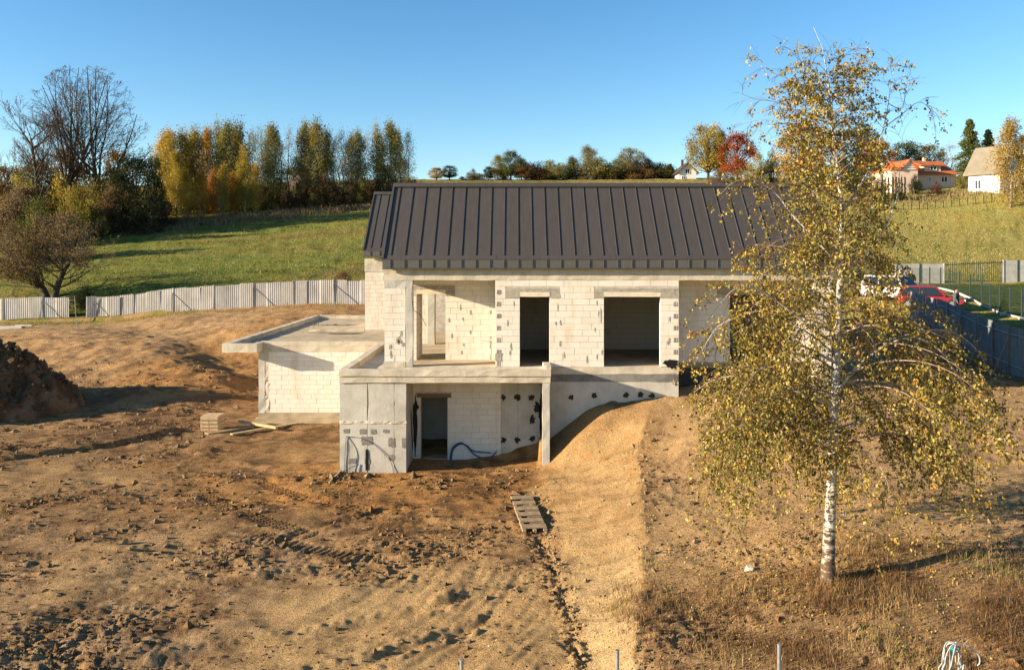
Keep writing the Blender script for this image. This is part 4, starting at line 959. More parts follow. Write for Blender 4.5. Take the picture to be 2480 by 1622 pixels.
def tree(kind, px, top, d, col, label, group=None, wide=None, base=None, seed=None, name=None, sink=0.15):
    """stand a tree on the terrain under picture column px, its top at picture row top"""
    x = (px - 1247) * d / F; y = d - D0; z = gh(x, y) - sink; zt = ZC - (top - 615) * d / F
    seed = R.randint(0, 2) if seed is None else seed; tm, cm, H, W = proto(kind, seed)
    s = (zt - z) / H; sw = s if wide is None else (wide * d / F / 2) / W
    o = empty(name or NAMES[kind], (x, y, z), label, 'shrub' if kind in ('shrub', 'thuja') else 'tree', group)
    o.rotation_euler = (0, 0, 0 if kind in ('bare', 'bareslim', 'willow') else R.uniform(0, 6.28)); o.scale = (sw, sw, s)
    t = bpy.data.objects.new("trunk" if kind != 'shrub' else "stems", tm); put(t, "t", o, o.location)
    c = bpy.data.objects.new("crown", cm); put(c, "c", o, o.location); c.color = (*col, 1)
    return o
ORD = ["first","second","third","fourth","fifth","sixth","seventh","eighth","ninth","tenth","eleventh","twelfth","thirteenth","fourteenth","fifteenth","sixteenth","seventeenth","eighteenth","nineteenth","twentieth","twenty-first","twenty-second"]
def nth(i): return ORD[i] if i < 20 else ("thirtieth" if i == 29 else ("twenty-" if i < 30 else "thirty-") + ORD[i % 10])
YEL=(.38,.245,.03); YOL=(.27,.205,.035); OLV=(.205,.18,.05); GOLD=(.33,.19,.025); GGR=(.21,.20,.105); DOL=(.145,.13,.04); GRN=(.095,.11,.032); DGR=(.028,.040,.016); ORA=(.30,.13,.02); RED=(.29,.068,.010); BRN=(.13,.075,.03); GBR=(.15,.11,.07); TAN=(.24,.17,.085)
CW = {YEL:"golden yellow", YOL:"yellow-olive", OLV:"olive", GOLD:"deep golden", GGR:"grey-green", DOL:"dark olive", GRN:"green", DGR:"dark green", ORA:"orange", RED:"red", BRN:"brown", GBR:"grey-brown", TAN:"tan"}
# left: bare giants over the thicket
tree('bare', 205, 160, 122, (.16,.085,.05), "huge bare fan-shaped tree with two dark stems above the left thicket", wide=310, seed=1)
tree('bareslim', 100, 196, 119, (.16,.085,.05), "slim bare tree leaning left beside the huge bare tree", wide=170, seed=1)
tree('willow', 128, 512, 73, (.15,.105,.05), "low gnarled bare willow behind the left end of the corrugated fence", wide=300, seed=1)
tree('bareslim', 30, 345, 128, (.20,.15,.10), "pale bare tree at the left picture edge", wide=90, seed=2)
tks = [('round',20,400,126,BRN,80),('shrub',60,440,113,OLV,90),('round',90,392,124,OLV,110),('round',160,362,128,(.20,.115,.03),80),('round',285,366,130,(.21,.115,.025),90),
 ('shrub',150,425,112,YOL,80),('shrub',185,440,108,(.21,.17,.03),70),('round',330,385,119,DGR,110),('shrub',352,450,116,(.05,.05,.025),90),('round',60,455,112,GBR,120),('shrub',20,470,108,GBR,110),
 ('shrub',95,480,106,GRN,90),('shrub',240,420,120,OLV,90),('shrub',210,490,112,DOL,100),('shrub',250,470,117,BRN,90),('shrub',300,490,120,DOL,90),('shrub',165,512,96,GBR,110),('shrub',100,520,94,GBR,90),('shrub',40,540,93,(.11,.085,.05),90),
 ('shrub',395,480,124,(.06,.05,.03),70),('shrub',280,430,118,GBR,80),('round',375,382,131,GRN,50),('shrub',215,400,124,(.16,.13,.05),80)]
tks.sort(key=lambda a: a[1])
for i, (k, px, top, d, c, w) in enumerate(tks):
    tree(k, px, top, d, c, "%s %s in the left thicket, %s from the left" % (CW.get(c, "brownish"), 'bush' if k == 'shrub' else 'tree', ORD[i] if i < 22 else "twenty-%s" % ORD[i-20]), "trees and bushes of the left thicket", w)
# tall birch row on the left skyline
def s2(x): return 360 + x * .2773
brs = [('birch',150,120,142,YEL,66),('birch',215,118,140,YOL,60),('birch',300,118,142,YOL,58),('birch',420,92,145,YOL,60),('birch',510,92,148,GOLD,46),('birch',600,42,146,GGR,50),('birch',680,45,143,OLV,56),('birch',800,35,147,DOL,60),('thin',910,92,152,GGR,40),
 ('thin',990,76,152,OLV,40),('birch',1085,65,147,OLV,58),('thin',1220,75,150,GBR,38),('birch',1370,36,150,OLV,52),('birch',1480,30,148,OLV,64),('birch',1560,108,152,DOL,40),('thin',1610,175,152,ORA,34),('thin',1700,95,149,TAN,52),('birch',1825,112,152,OLV,48),
 ('birch',1985,65,152,YOL,46),('birch',2110,42,153,OLV,50),('thin',2195,90,153,GGR,48),('thin',2275,110,155,GBR,38)]
for i, (k, x, top, d, c, w) in enumerate(brs):
    w *= 1.32
    tree(k, s2(x), 290 + top * .2773, d, c, "%s %sbirch in the tall row on the left skyline, %s from the left" % (CW[c], "sparse " if k == 'thin' else "", ORD[i]), "tall birch row", w)
lows = [('birch',330,455,132,YEL,36),('birch',450,480,133,GOLD,34),('birch',560,440,136,ORA,32),('birch',650,400,135,YOL,38),('birch',840,235,136,YOL,46),('birch',935,400,138,YEL,32),('birch',240,300,137,YOL,46),('birch',740,470,137,GOLD,36)]
brs_extra = sorted([(860,105),(950,110),(1040,95),(1150,130),(1290,115),(1420,80),(1530,100),(1660,130),(1760,125),(1890,110),(2040,95),(2160,85),(2240,120),(350,110),(470,120),(560,95),(740,70)])
for i, (x, top) in enumerate(brs_extra):
    c = (OLV, GGR, DOL, YOL, TAN)[i % 5]
    tree('thin' if i % 3 else 'birch', s2(x), 290 + top * .2773 + 6, 160, c, "%s birch standing behind the tall birch row, %s from the left" % (CW[c], nth(i)), "birches behind the row", 62)
lows.sort(key=lambda a: a[1])
for i, (k, x, top, d, c, w) in enumerate(lows):
    w *= 1.3
    tree(k, s2(x), 290 + top * .2773, d, c, "%s young birch in front of the tall birch row, %s from the left" % (CW[c], ORD[i]), "young birches before the row", w)
und = [(120,650),(360,690),(520,690),(700,650),(780,640),(880,600),(1000,560),(1090,520),(1180,560),(1290,540),(1380,500),(1450,560),(1540,480),(1650,560),(1760,520),(1850,470),(1920,520),(2040,510),(2150,500),(2250,490),(2330,505)]
for i, (x, top) in enumerate(und):
    c = (BRN, (.07,.05,.028), (.10,.07,.035), DOL)[i % 4]
    tree('shrub', s2(x), 290 + top * .2773, 138 + 12 * x / 2300, c, "dark brownish bush under the tall birch row, %s from the left" % ORD[i], "bushes under the birch row", 46)
# bushes and trees along the middle skyline
def s3(x): return 1020 + x * .2857
mid = [('round',130,410,GOLD,26),('round',240,393,DGR,30),('shrub',430,420,GBR,20),('shrub',350,480,DGR,12),('round',570,400,DGR,17),('birch',650,308,OLV,30),('round',760,272,GRN,36),('round',850,330,TAN,26),('round',885,388,BRN,42),('shrub',1010,395,OLV,36),('shrub',1090,378,OLV,34),('round',1175,382,GGR,36),('birch',1285,318,BRN,28),
 ('birch',1410,232,OLV,44),('thin',1465,250,GGR,34),('thin',1530,320,TAN,26),('shrub',1560,400,OLV,34),('thin',1650,330,GGR,30),('round',1775,238,GGR,44),('shrub',1740,400,BRN,40),('birch',1920,332,DGR,30),('shrub',2010,392,OLV,26),('spruce',2110,378,GRN,30),('shrub',2240,420,BRN,32),('shrub',1350,420,TAN,36),('shrub',1830,420,OLV,34)]
mid += [('shrub',490,455,OLV,40),('shrub',700,370,DOL,50),('shrub',960,360,BRN,60),('shrub',1120,350,OLV,60),('shrub',1240,345,GRN,56),('shrub',1480,330,OLV,66),('shrub',1620,340,OLV,60),('shrub',1690,335,DOL,60),('shrub',1880,350,BRN,60),('shrub',1960,360,DOL,50),('shrub',2060,375,OLV,50)]
mid.sort(key=lambda a: a[1])
for i, (k, x, top, c, w) in enumerate(mid):
    w *= 1.5
    tree(k, s3(x), 290 + top * .2857, 222 + (i * 7) % 5, c, "%s %s on the skyline above the metal roof, %s from the left" % (CW[c], 'bush' if k == 'shrub' else 'tree', nth(i)), "skyline trees above the roof", w)
# trees between the birch and the right-hand houses
rt = [('round',1715,300,190,YOL,96,"tall yellow-olive tree beside the white gabled house on the skyline"),('round',1785,326,186,RED,92,"fiery red round tree on the skyline"),('round',1745,318,194,GBR,40,"grey-brown tree top behind the red tree"),
 ('shrub',1832,372,178,YOL,54,"yellow-olive bush right of the red tree"),('shrub',1868,366,180,DOL,60,"dark olive bush between the red tree and the golden tree"),('shrub',1795,412,172,(.24,.16,.04),60,"low ochre bush below the red tree"),('shrub',1745,412,172,GBR,60,"low grey-brown bush below the yellow-olive tree"),
 ('round',1945,300,150,GOLD,122,"big deep golden tree behind the birch crown"),('round',2075,312,152,DOL,120,"dark olive tree behind the birch, right of the golden tree"),('round',2125,345,147,ORA,80,"orange tree just left of the red-roofed house"),('round',2195,345,158,GRN,90,"green tree rising behind the red-roofed house ridge"),('round',2250,352,160,OLV,80,"olive tree behind the right end of the red-roofed house"),
 ('spruce',2349,294,146,(.10,.115,.03),96,"tall yellow-green spruce between the two right-hand houses"),('spruce',2393,318,150,DGR,84,"dark green spruce behind the white house"),('thin',2302,342,152,TAN,60,"pale bare tree left of the tall spruce"),('birch',2446,296,118,(.30,.20,.04),92,"golden weeping birch in front of the white house"),
 ('shrub',2335,418,134,OLV,44,"olive bush at the right corner of the red-roofed house"),('shrub',2218,424,132,DGR,34,"dark round bush before the red-roofed house front"),('shrub',2268,438,131,(.12,.05,.04),24,"low maroon bush under the red-roofed house window"),('round',2475,330,140,BRN,60,"brown tree at the right picture edge"),('shrub',1990,405,140,DOL,90,"dark bush behind the birch trunk on the field edge"),('shrub',2070,410,138,GRN,90,"green hedge bush behind the birch on the field edge")]
for k, px, top, d, c, w, lab in rt: tree(k, px, top, d, c, lab, "trees by the right-hand houses", w)
for i, x in enumerate((230, 275, 325, 395, 440, 482, 525, 575)):
    tree('thuja', 2100 + x * .1597, 430 + (i % 3), 128, DGR, "dark thuja in the row before the pink annex wall, %s from the left" % ORD[i], "thuja row", 8)
# lone bushes at the fence and meadow
tree('shrub', 198, 690, 69.5, (.03,.04,.018), "dark green bush filling the gap in the corrugated fence", wide=60)
tree('shrub', 830, 655, 71, (.17,.10,.05), "brown scrubby bush behind the corrugated fence near the house", wide=44)

# ------------------------------------------------------------------ the birch in front
def birch():
    r = np.random.default_rng(4); q = random.Random(21); d0 = 15.6; S = d0 / 14.1
    for _i in range(12):                                   # stand it where the ground meets that line of sight
        bx, by, _z = at(2005, 1408, d0); d0 += .6 * ((ZC - gh(bx, by)) * F / 793 - d0)
    S = d0 / 14.1; bx, by, _z = at(2005, 1408, d0); bz = gh(bx, by) - .12
    root = empty("birch_tree", (bx, by, bz), "tall weeping birch with white trunk and thinning yellow leaves in the right foreground", "tree")
    TRm = m_bark_birch(); TWIG = plain("birch_twig", (.12,.065,.04), .8, .4); LIMB = plain("birch_limb", (.40,.30,.22), .85, .5, 9)
    def T(px, py, dy=0.0): x, y, z = at(px, py, d0 + dy); return Vector((x, y, z))
    trunk = [T(2003,1425)] + [T(a, b, c) for a, b, c in ((2005,1395,0),(2006,1350,0),(2009,1280,0),(2013,1200,0),(2017,1100,.02),(2021,1000,.05),(2026,900,.06),(2030,800,.05),(2033,700,.03),(2037,600,0),(2039,500,-.03),(2032,430,-.05),(2022,370,-.05),(2015,300,-.03),(2010,240,0),(2003,180,.03),(1992,118,.05),(1970,66,.05))]
    trunk[0].z = bz - .2
    rad = [k_ * S * .9 for k_ in (.165,.140,.122,.110,.099,.089,.080,.071,.062,.054,.046,.040,.034,.027,.020,.014,.009,.004,.0018)]
    mb = MB(); mb.tube(trunk, rad, 14)
    for i, v in enumerate(mb.v):       # flare and unevenness
        x, y, z = v; k = 1 + .05 * math.sin(z * 9 + x * 7); mb.v[i] = v
    mb.build("trunk", TRm, root, smooth=True)
    zs = [p.z for p in trunk]
    def onT(z):
        for a, b, ra, rb in zip(trunk[:-1], trunk[1:], rad[:-1], rad[1:]):
            if a.z <= z <= b.z: t = (z - a.z) / (b.z - a.z); return a.lerp(b, t), ra + (rb - ra) * t
        return trunk[-1], rad[-1]
    twig = MB(); L_ = []; LV = []
    def leaves_on(pts, dens, bias):
        for a, b in zip(pts[:-1], pts[1:]):
            for _c in range(np_.poisson((b - a).length * dens / 3.9)):          # bunches on short spurs
                c = a.lerp(b, q.random()); o = Vector((q.gauss(0, .028), q.gauss(0, .028), q.gauss(0, .02) - .02)); lb = bias + q.gauss(0, .13)
                if c.y < bx_ and abs(c.x - tx_(c.z)) < .20 and q.random() < .75: continue      # the trunk stays in view
                for _ in range(1 + np_.poisson(2.6)):
                    L_.append((c.x + o.x + q.gauss(0, .026), c.y + o.y + q.gauss(0, .026), c.z + o.z + q.gauss(0, .030))); LV.append(min(1, max(0, lb + q.gauss(0, .15))))
    bx_ = by + .1
    def tx_(z): return onT(z)[0].x if z < trunk[-1].z else trunk[-1].x
    np_ = np.random.default_rng(9)
    def hang(p, d, L, dens, bias, rad_=.0032, droop=1.0):
        pts = [p]; d = Vector(d).normalized(); n = max(3, int(L / .16))
        for i in range(n):
            d = (d + Vector((q.gauss(0, .12), q.gauss(0, .12), -.24 * droop + q.gauss(0, .05)))).normalized(); pts.append(pts[-1] + d * (L / n))
        if pts[-1].z < bz + .62 + .35 * q.random(): return
        twig.tube(pts, [rad_ * (1 - .6 * i / n) for i in range(n + 1)], 3, cap=False); leaves_on(pts[1:], dens, bias)
    def limb(path, r0, dens, bias, side=1.0, name="branch", mat=None, start=.15, tw=(.35, .95), spacing=.16, droop=1.0):
        n = len(path); m = MB(); rr = [max(.0035, r0 * (1 - i / (n - .6)) ** .85) for i in range(n)]
        m.tube(path, rr, 6); m.build(name, mat or (TRm if r0 > .020 else LIMB), root, smooth=True)
        tot = sum((b - a).length for a, b in zip(path[:-1], path[1:])); s = 0; nxt = tot * start
        for i, (a, b) in enumerate(zip(path[:-1], path[1:])):
            l = (b - a).length
            while nxt < s + l:
                t = (nxt - s) / l; p = a.lerp(b, t); f = nxt / tot; dd = (b - a).normalized()
                # a side shoot that arches out, then strings of leaves hanging from it
                an = q.uniform(0, 6.283); o = Vector((math.cos(an), math.sin(an), q.uniform(-.1, .55))); o = (o - dd * o.dot(dd)).normalized()
                sd = (dd * q.uniform(.5, 1.1) + o * q.uniform(.5, 1.1)).normalized(); L = side * q.uniform(.25, .75) * (1.1 - .45 * f); k = max(3, int(L / .13)); pts = [p]
                for j in range(k):
                    sd = (sd + Vector((q.gauss(0, .10), q.gauss(0, .10), -.11 * droop))).normalized(); pts.append(pts[-1] + sd * L / k)
                twig.tube(pts, [max(.0028, rr[i] * .42 * (1 - .7 * j / k)) for j in range(k + 1)], 3, cap=False)
                leaves_on(pts[1:], dens * .5, bias + q.gauss(0, .05))
                bb = bias + q.gauss(0, .10)
                for j in range(1, k + 1):
                    for _ in range(1 + (q.random() < .35)): hang(pts[j], (sd + Vector((q.gauss(0, .6), q.gauss(0, .6), -.1))), q.uniform(*tw), dens, bb, droop=droop)
                nxt += spacing * q.uniform(.6, 1.4)
            s += l
        hang(path[-1], path[-1] - path[-2], q.uniform(*tw), dens, bias, droop=droop)
    def auto(z, az, L, e0, k, r0, dens, bias, **kw):
        p, rt_ = onT(z); el = e0; pts = [p]; n = max(5, int(L / .22))
        for i in range(n):
            f = (i + 1) / n; el = e0 - k * f ** 1.4; a = az + q.gauss(0, .05) ; az = a
            pts.append(pts[-1] + Vector((math.cos(a) * math.cos(el), math.sin(a) * math.cos(el), math.sin(el))) * (L / n))
        limb(pts, min(r0, rt_ * .6), dens, bias, **kw)
    Z0 = bz
    # crown proper: limbs all round, longer and drooping more towards the ground
    g = 0.0
    for i in range(84):
        f = i / 83; z = Z0 + S * (2.1 + 6.75 * f ** .93); g += 2.399963 + q.uniform(-.25, .25)
        if math.sin(g) < -.75 and q.random() < .7: g += q.choice((-1, 1)) * q.uniform(.8, 1.2)
        h = z - Z0
        h /= S; L = S * (2.4 if h < 4.6 else 1.9 if h < 6 else 1.2 if h < 7.4 else .95) * q.uniform(.72, 1.12)
        c = math.cos(g)
        if c > .1 and 4.5 < h < 7.2: L *= .5
        if c < -.3 and h < 4.6: L *= 1.12
        if c > .1 and h > 7.3: L *= .7                                   # thinner on the right at mid height
        if h < 5.2: e0, k = q.uniform(.35, .8), q.uniform(1.1, 1.7)
        elif h < 7.2: e0, k = q.uniform(.55, .95), q.uniform(.9, 1.5)
        else: e0, k = q.uniform(.7, 1.15), q.uniform(.7, 1.4)
        dens = 29 if h < 5.4 else 26 if h < 7 else 30
        auto(z, g, L, e0, k, .019 if h < 6 else .012, dens, .44 + .03 * c + q.gauss(0, .06), side=1.0 if h < 6.5 else .75, tw=(.55, 1.5) if h < 4.4 else (.3, .8) if h < 7 else (.2, .45), spacing=.17 if h < 7 else .13, droop=1.0 if h < 7 else .7)
    for i in range(40):                                      # short inner limbs fill the upper crown
        h = 4.9 + 4.2 * i / 39; g += 2.399963 + q.uniform(-.3, .3)
        auto(Z0 + S * h, g, S * (1.15 if h < 6.5 else .85) * q.uniform(.6, 1.05), q.uniform(.5, 1.0), q.uniform(.8, 1.5), .010, 30, .42 + q.gauss(0, .07), side=.6, tw=(.25, .6), spacing=.13, droop=.85)
    # limbs one can follow in the photograph
    E = [([(2030,950),(2062,905),(2100,868),(2150,834),(2210,818),(2262,836),(2300,880),(2322,940)], (-.1,-.5), .040, 24),
         ([(2040,690),(2080,650),(2115,600),(2150,535),(2172,480),(2180,400),(2186,330)], (.1,.5), .026, 9),
         ([(2036,520),(2070,470),(2110,400),(2135,330),(2150,260),(2158,200),(2166,165)], (0,.2), .024, 10),
         ([(2140,310),(2180,280),(2225,248),(2255,270),(2266,310)], (.2,.3), .010, 14),
         ([(2150,250),(2185,262),(2195,200),(2205,170),(2180,160)], (.2,.1), .009, 15),
         ([(2028,420),(2042,380),(2040,330),(2046,280),(2060,220),(2080,150),(2072,110)], (0,-.2), .020, 15),
         ([(2030,480),(1990,462),(1945,452),(1890,446),(1850,470)], (0,-.6), .020, 20),
         ([(2032,640),(1980,585),(1920,520),(1880,470),(1830,437),(1780,440),(1745,470)], (0,-.8), .024, 13),
         ([(2028,840),(1960,790),(1890,735),(1830,700),(1780,700),(1745,735)], (0,-1.0), .030, 22),
         ([(2026,880),(1950,840),(1870,800),(1800,770),(1740,790),(1700,850)], (0,-.7), .030, 24),
         ([(2022,990),(1960,960),(1880,930),(1800,910),(1730,920),(1680,950)], (0,-.4), .028, 24),
         ([(2018,1080),(1960,1050),(1890,1010),(1820,1000),(1760,1030)], (0,.5), .024, 24),
         ([(2024,940),(2080,920),(2150,930),(2230,960),(2300,1000)], (0,-.9), .024, 23),
         ([(2018,1060),(2080,1020),(2150,1000),(2230,1020),(2280,1070)], (0,-.4), .024, 23),
         ([(2030,810),(2090,790),(2160,790),(2240,800),(2310,830),(2350,870)], (0,-.3), .024, 17),
         ([(2028,890),(2110,840),(2200,810),(2290,800),(2360,840),(2400,910)], (0,.4), .022, 9),
         ([(2038,650),(2075,632),(2110,625),(2145,640),(2165,680)], (0,-.5), .014, 20),
         ([(2012,250),(1960,215),(1905,190),(1860,170),(1840,140)], (0,.1), .012, 18),
         ([(2014,300),(1950,280),(1890,250),(1830,240),(1790,225)], (0,-.2), .012, 16),
         ([(2018,340),(1960,320),(1900,300),(1850,290),(1800,300)], (0,.3), .012, 15),
         ([(2004,190),(2040,140),(2070,120),(2090,140),(2095,180)], (0,.1), .008, 16),
         ([(2008,230),(1960,180),(1930,140),(1905,110)], (0,-.1), .009, 18)]
    for pts, (d1, d2), r0, dens in E:
        n = len(pts); path = [T(px, py, d1 + (d2 - d1) * (i / (n - 1))) for i, (px, py) in enumerate(pts)]
        up = pts[0][1] < 560
        limb([Vector(p) for p in curve(path, 4)], r0, dens, .46 + q.gauss(0, .05), side=.55 if up else .9, tw=(.15, .4) if up else (.35, .95), spacing=.15 if up else .17, droop=.75 if up else 1.0, start=.3)
    limb([Vector(p_) for p_ in trunk[12:18]], .008, 26, .5, side=.6, tw=(.15, .4), spacing=.09, droop=.6, start=.05, name="leader")
    # dead stubs low on the trunk
    for z, az in ((2.2,2.6),(2.0,.4),(1.75,3.4),(1.6,5.9),(2.1,3.9),(2.5,.2)):
        p, _r = onT(Z0 + z); pts = [p]; dd = Vector((math.cos(az), math.sin(az) * .6, .25))
        for i in range(4): dd = (dd + Vector((q.gauss(0, .15), q.gauss(0, .15), -.05))).normalized(); pts.append(pts[-1] + dd * .13)
        MB().tube(pts, [.014,.011,.008,.006,.003], 5).build("dead_stub", TWIG, root)
    o = twig.build("twigs", TWIG, root); tag(o, kind="stuff")
    C = np.array(L_); lv = np.array(LV); sz = np.clip(r.normal(.050, .012, len(C)), .026, .08) * S
    me = leaf_mesh("leaves", C - np.array((bx, by, bz)), sz, lv, LEAF_BIRCH, r, .7, .72); oo = bpy.data.objects.new("leaves", me); put(oo, "l", root, (bx, by, bz)); tag(oo, kind="stuff")
    root["x"] = len(C); del root["x"]; print("BIRCH leaves", len(C), "twig faces", len(twig.f))
birch()
# ------------------------------------------------------------------ corrugated fence behind the site
WHITE_TIN = None
def m_tin(name, a, b):
    t = NT(name); n = t.noise(1.3, 5, .6, (1, 1, .5)); c = t.ramp(n, [(.3, b), (.65, a)])
    n2 = t.noise(5, 6, .7, (2, 2, .3)); c = t.mix(t.rng(n2, .58, .75, 0, .5), c, (.30, .24, .17)); return t.pbr(c, .6, metal=.0, spec=.35)
WHITE_TIN = m_tin("white_tin", (.50, .47, .435), (.34, .32, .29)); BLUE_TIN = m_tin("blue_grey_tin", (.19, .205, .225), (.12, .13, .145))
POST = plain("fence_post", (.45, .41, .35), .8, .4, 8)
def sheet(mb, p, q, z0a, z0b, h, pitch=.16, amp=.036, tilt=0.0):
    """trapezoid sheet between two ground points"""
    p, q = Vector(p), Vector(q); L = (q - p).length; d = (q - p) / L; nrm = Vector((d.y, -d.x, 0)); prof = []
    n = max(1, round(L / pitch))
    for i in range(n):
        for f, a in ((0, 0), (.30, 0), (.42, 1), (.88, 1)): prof.append(((i + f) / n, a))
    prof.append((1.0, 0)); base = len(mb.v)
    for f, a in prof:
        o = p.lerp(q, f) + nrm * (a * amp); zb = z0a + (z0b - z0a) * f
        mb.v.append((o.x, o.y, zb)); mb.v.append((o.x + nrm.x * tilt + d.x * tilt * .6, o.y + nrm.y * tilt, zb + h))
    for i in range(len(prof) - 1): mb.f.append((base + 2*i, base + 2*i + 2, base + 2*i + 3, base + 2*i + 1))
def fx(px):
    return (float(np.interp(px, [a[0] for a in FEN], [(a[0]-1247)*a[1]/F for a in FEN])), float(np.interp(px, [a[0] for a in FEN], [a[1]-D0 for a in FEN])))
def fence_run(px0, px1, label, nsheet, seed):
    r = random.Random(seed); a, b = fx(px0), fx(px1)
    root = empty("corrugated_fence", ((a[0]+b[0])/2, (a[1]+b[1])/2, gh((a[0]+b[0])/2, (a[1]+b[1])/2)), label, "fence")
    for i in range(nsheet):
        p, q = fx(px0 + (px1-px0)*i/nsheet), fx(px0 + (px1-px0)*(i+1)/nsheet); off = r.uniform(-.03, .03) - .02 * (i % 2)
        za, zb = (float(base_h([t[0]], [t[1]])[0]) - .08 for t in (p, q)); m = MB(); k = .012
        sheet(m, (p[0]-k, p[1]+off, 0), (q[0]+k, q[1]+off, 0), za, zb, 1.98 + r.uniform(-.05, .05), tilt=r.uniform(-.05, .05)); o = m.build("sheet", WHITE_TIN, root)
        if i % 3 == 0:
            z = za; MB().bar((p[0], p[1]-.07, z-.3), (p[0]+r.uniform(-.08,.08), p[1]-.09, z+2.06), .075).build("post", POST, root)
            if i % 6 == 0: MB().bar((p[0], p[1]-.10, z+1.65), (p[0]+.35, p[1]-1.1, z-.15), .06).build("brace", POST, root)
    for h in (.45, 1.6):
        pts = [fx(px0 + (px1-px0)*i/6) for i in range(7)]; m = MB()
        m.tube([(x, y+.06, float(base_h([x],[y])[0])+h) for x, y in pts], .03, 4); m.build("rail", POST, root)
fence_run(-90, 168, "weathered white corrugated fence section left of the gap", 8, 3)
fence_run(226, 905, "long weathered white corrugated fence from the gap to the house", 21, 4)
# loose bent sheet and leaning panel in the gap
m = MB(); x, y = fx(222); z = gh(x, y); sheet(m, (x-.35, y-.25, 0), (x+.45, y-.1, 0), z-.05, z-.05, 2.0, tilt=.12); tag(m.build("loose_sheet", WHITE_TIN, org=(x, y, z)), "crumpled loose corrugated sheet leaning at the fence gap", "metal sheet")
# slender gate frame of steel tube before the left fence
gx, gy, _ = at(110, 800, 56); gx2 = at(187, 800, 56)[0]; z = gh(gx, gy)
g_ = empty("tube_frame", ((gx+gx2)/2, gy, z), "thin steel tube goal-like frame standing before the left fence", "frame")
MB().tube([(gx, gy, z-.2), (gx-.35, gy+.1, z+2.0)], .022, 6).build("upright", STEEL, g_); MB().tube([(gx2, gy, gh(gx2, gy)-.2), (gx2-.25, gy+.1, z+2.5)], .022, 6).build("upright", STEEL, g_)
MB().tube([(gx-.36, gy+.1, z+1.95), (gx2-.24, gy+.1, z+2.2)], .018, 6).build("crossbar", STEEL, g_); MB().tube([(gx+.2, gy+.1, z+2.0), (gx2-.9, gy+.12, z+2.45)], .014, 6).build("crossbar", STEEL, g_)
x, y, _ = at(25, 782, 62); z = gh(x, y); tag(MB().box(x-1.3, x+1.0, y-.25, y+.25, z-.02, z+.22).box(x+.4, x+1.7, y-.1, y+.3, z+.22, z+.32).build("concrete_beam", CONC_L, org=(x, y, z)), "pale concrete beams lying before the left fence", "beam")

# blue-grey fence on the right, running away from the viewer
bf = [(19.2, 0.5), (19.8, 3.4), (21.1, 7.6), (22.6, 13.5), (24.8, 22.4)]
root = empty("tin_fence", (21.1, 7.6, gh(21.1, 7.6)), "blue-grey corrugated tin fence running back on the right of the plot", "fence"); r = random.Random(8); acc = [0.0]
for a, b in zip(bf[:-1], bf[1:]): acc.append(acc[-1] + math.hypot(b[0]-a[0], b[1]-a[1]))
def along(s): return (float(np.interp(s, acc, [p[0] for p in bf])), float(np.interp(s, acc, [p[1] for p in bf])))
n = int(acc[-1] / 1.15)
for i in range(n):
    p, q = along(acc[-1]*i/n), along(acc[-1]*(i+1)/n); za, zb = (float(base_h([t[0]], [t[1]])[0]) - .1 for t in (p, q)); m = MB(); o = r.uniform(-.02, .02)
    sheet(m, (p[0]+o, p[1], 0), (q[0]+o, q[1], 0), za, zb, 2.05 + r.uniform(-.04, .04), pitch=.16, amp=.03, tilt=r.uniform(-.03, .03)); m.build("sheet", BLUE_TIN, root)
    if i % 2 == 0: MB().bar((p[0]-.08, p[1], za-.2), (p[0]-.08, p[1], za+2.0), .06).build("post", STEEL, root)
    if i % 3 == 1: MB().bar((p[0]-.1, p[1], za+1.5), (p[0]-1.0, p[1]-.3, za-.1), .05).build("brace", WOOD_O, root)
for h in (.5, 1.75): MB().tube([(p[0]-.05, p[1], float(base_h([p[0]],[p[1]])[0]) - .1 + h) for p in [along(acc[-1]*i/12) for i in range(13)]], .025, 4).build("rail", STEEL, root)

# ------------------------------------------------------------------ neighbours' concrete wall, gate, mesh fence
GREENM = plain("green_paint", (.035, .055, .045), .5, .2); PANEL = m_concrete("panel_concrete", (.42,.40,.365), (.31,.295,.27), (.50,.48,.44))
WYY = 77 - D0
def wx(px): return (px - 1247) * 77 / F
def panel_wall(px0, px1, label, top):
    root = empty("concrete_panel_wall", (wx((px0+px1)/2), WYY, 1.0), label, "wall"); nb = 2; L = (wx(px1)-wx(px0))/nb; zb = .95
    for i in range(nb):
        for k in range(4):
            a = wx(px0) + L*i; h = top/4; MB().box(a+.05, a+L-.05, WYY, WYY+.07, zb + h*k + .006, zb + h*(k+1) - .006).build("board", PANEL, root)
        MB().box(wx(px0)+L*i-.05, wx(px0)+L*i+.05, WYY-.05, WYY+.12, zb-.4, zb+top+.03).build("post", GREENM if i else PANEL, root)
    MB().box(wx(px0)+L*nb-.05, wx(px0)+L*nb+.05, WYY-.05, WYY+.12, zb-.4, zb+top+.03).build("post", PANEL, root)
panel_wall(2170, 2286, "grey concrete panel wall left of the palisade gate", 2.0); panel_wall(2430, 2500, "grey concrete panel wall right of the palisade gate", 2.35)
root = empty("palisade_gate", (wx(2358), WYY, 1.0), "dark green palisade sliding gate between the concrete panel walls", "gate")
for i in range(27):
    x = wx(2291) + (wx(2427)-wx(2291))*i/26; MB().box(x-.025, x+.025, WYY-.02, WYY, 1.05, 3.05 + .25*i/26).build("slat", GREENM, root)
MB().box(wx(2289), wx(2428), WYY, WYY+.06, 1.02, 1.14).build("rail", GREENM, root); MB().hexa([(wx(2289),WYY,2.8),(wx(2428),WYY,3.05),(wx(2428),WYY+.05,3.05),(wx(2289),WYY+.05,2.8)], [(wx(2289),WYY,2.88),(wx(2428),WYY,3.13),(wx(2428),WYY+.05,3.13),(wx(2289),WYY+.05,2.88)]).build("rail", GREENM, root)
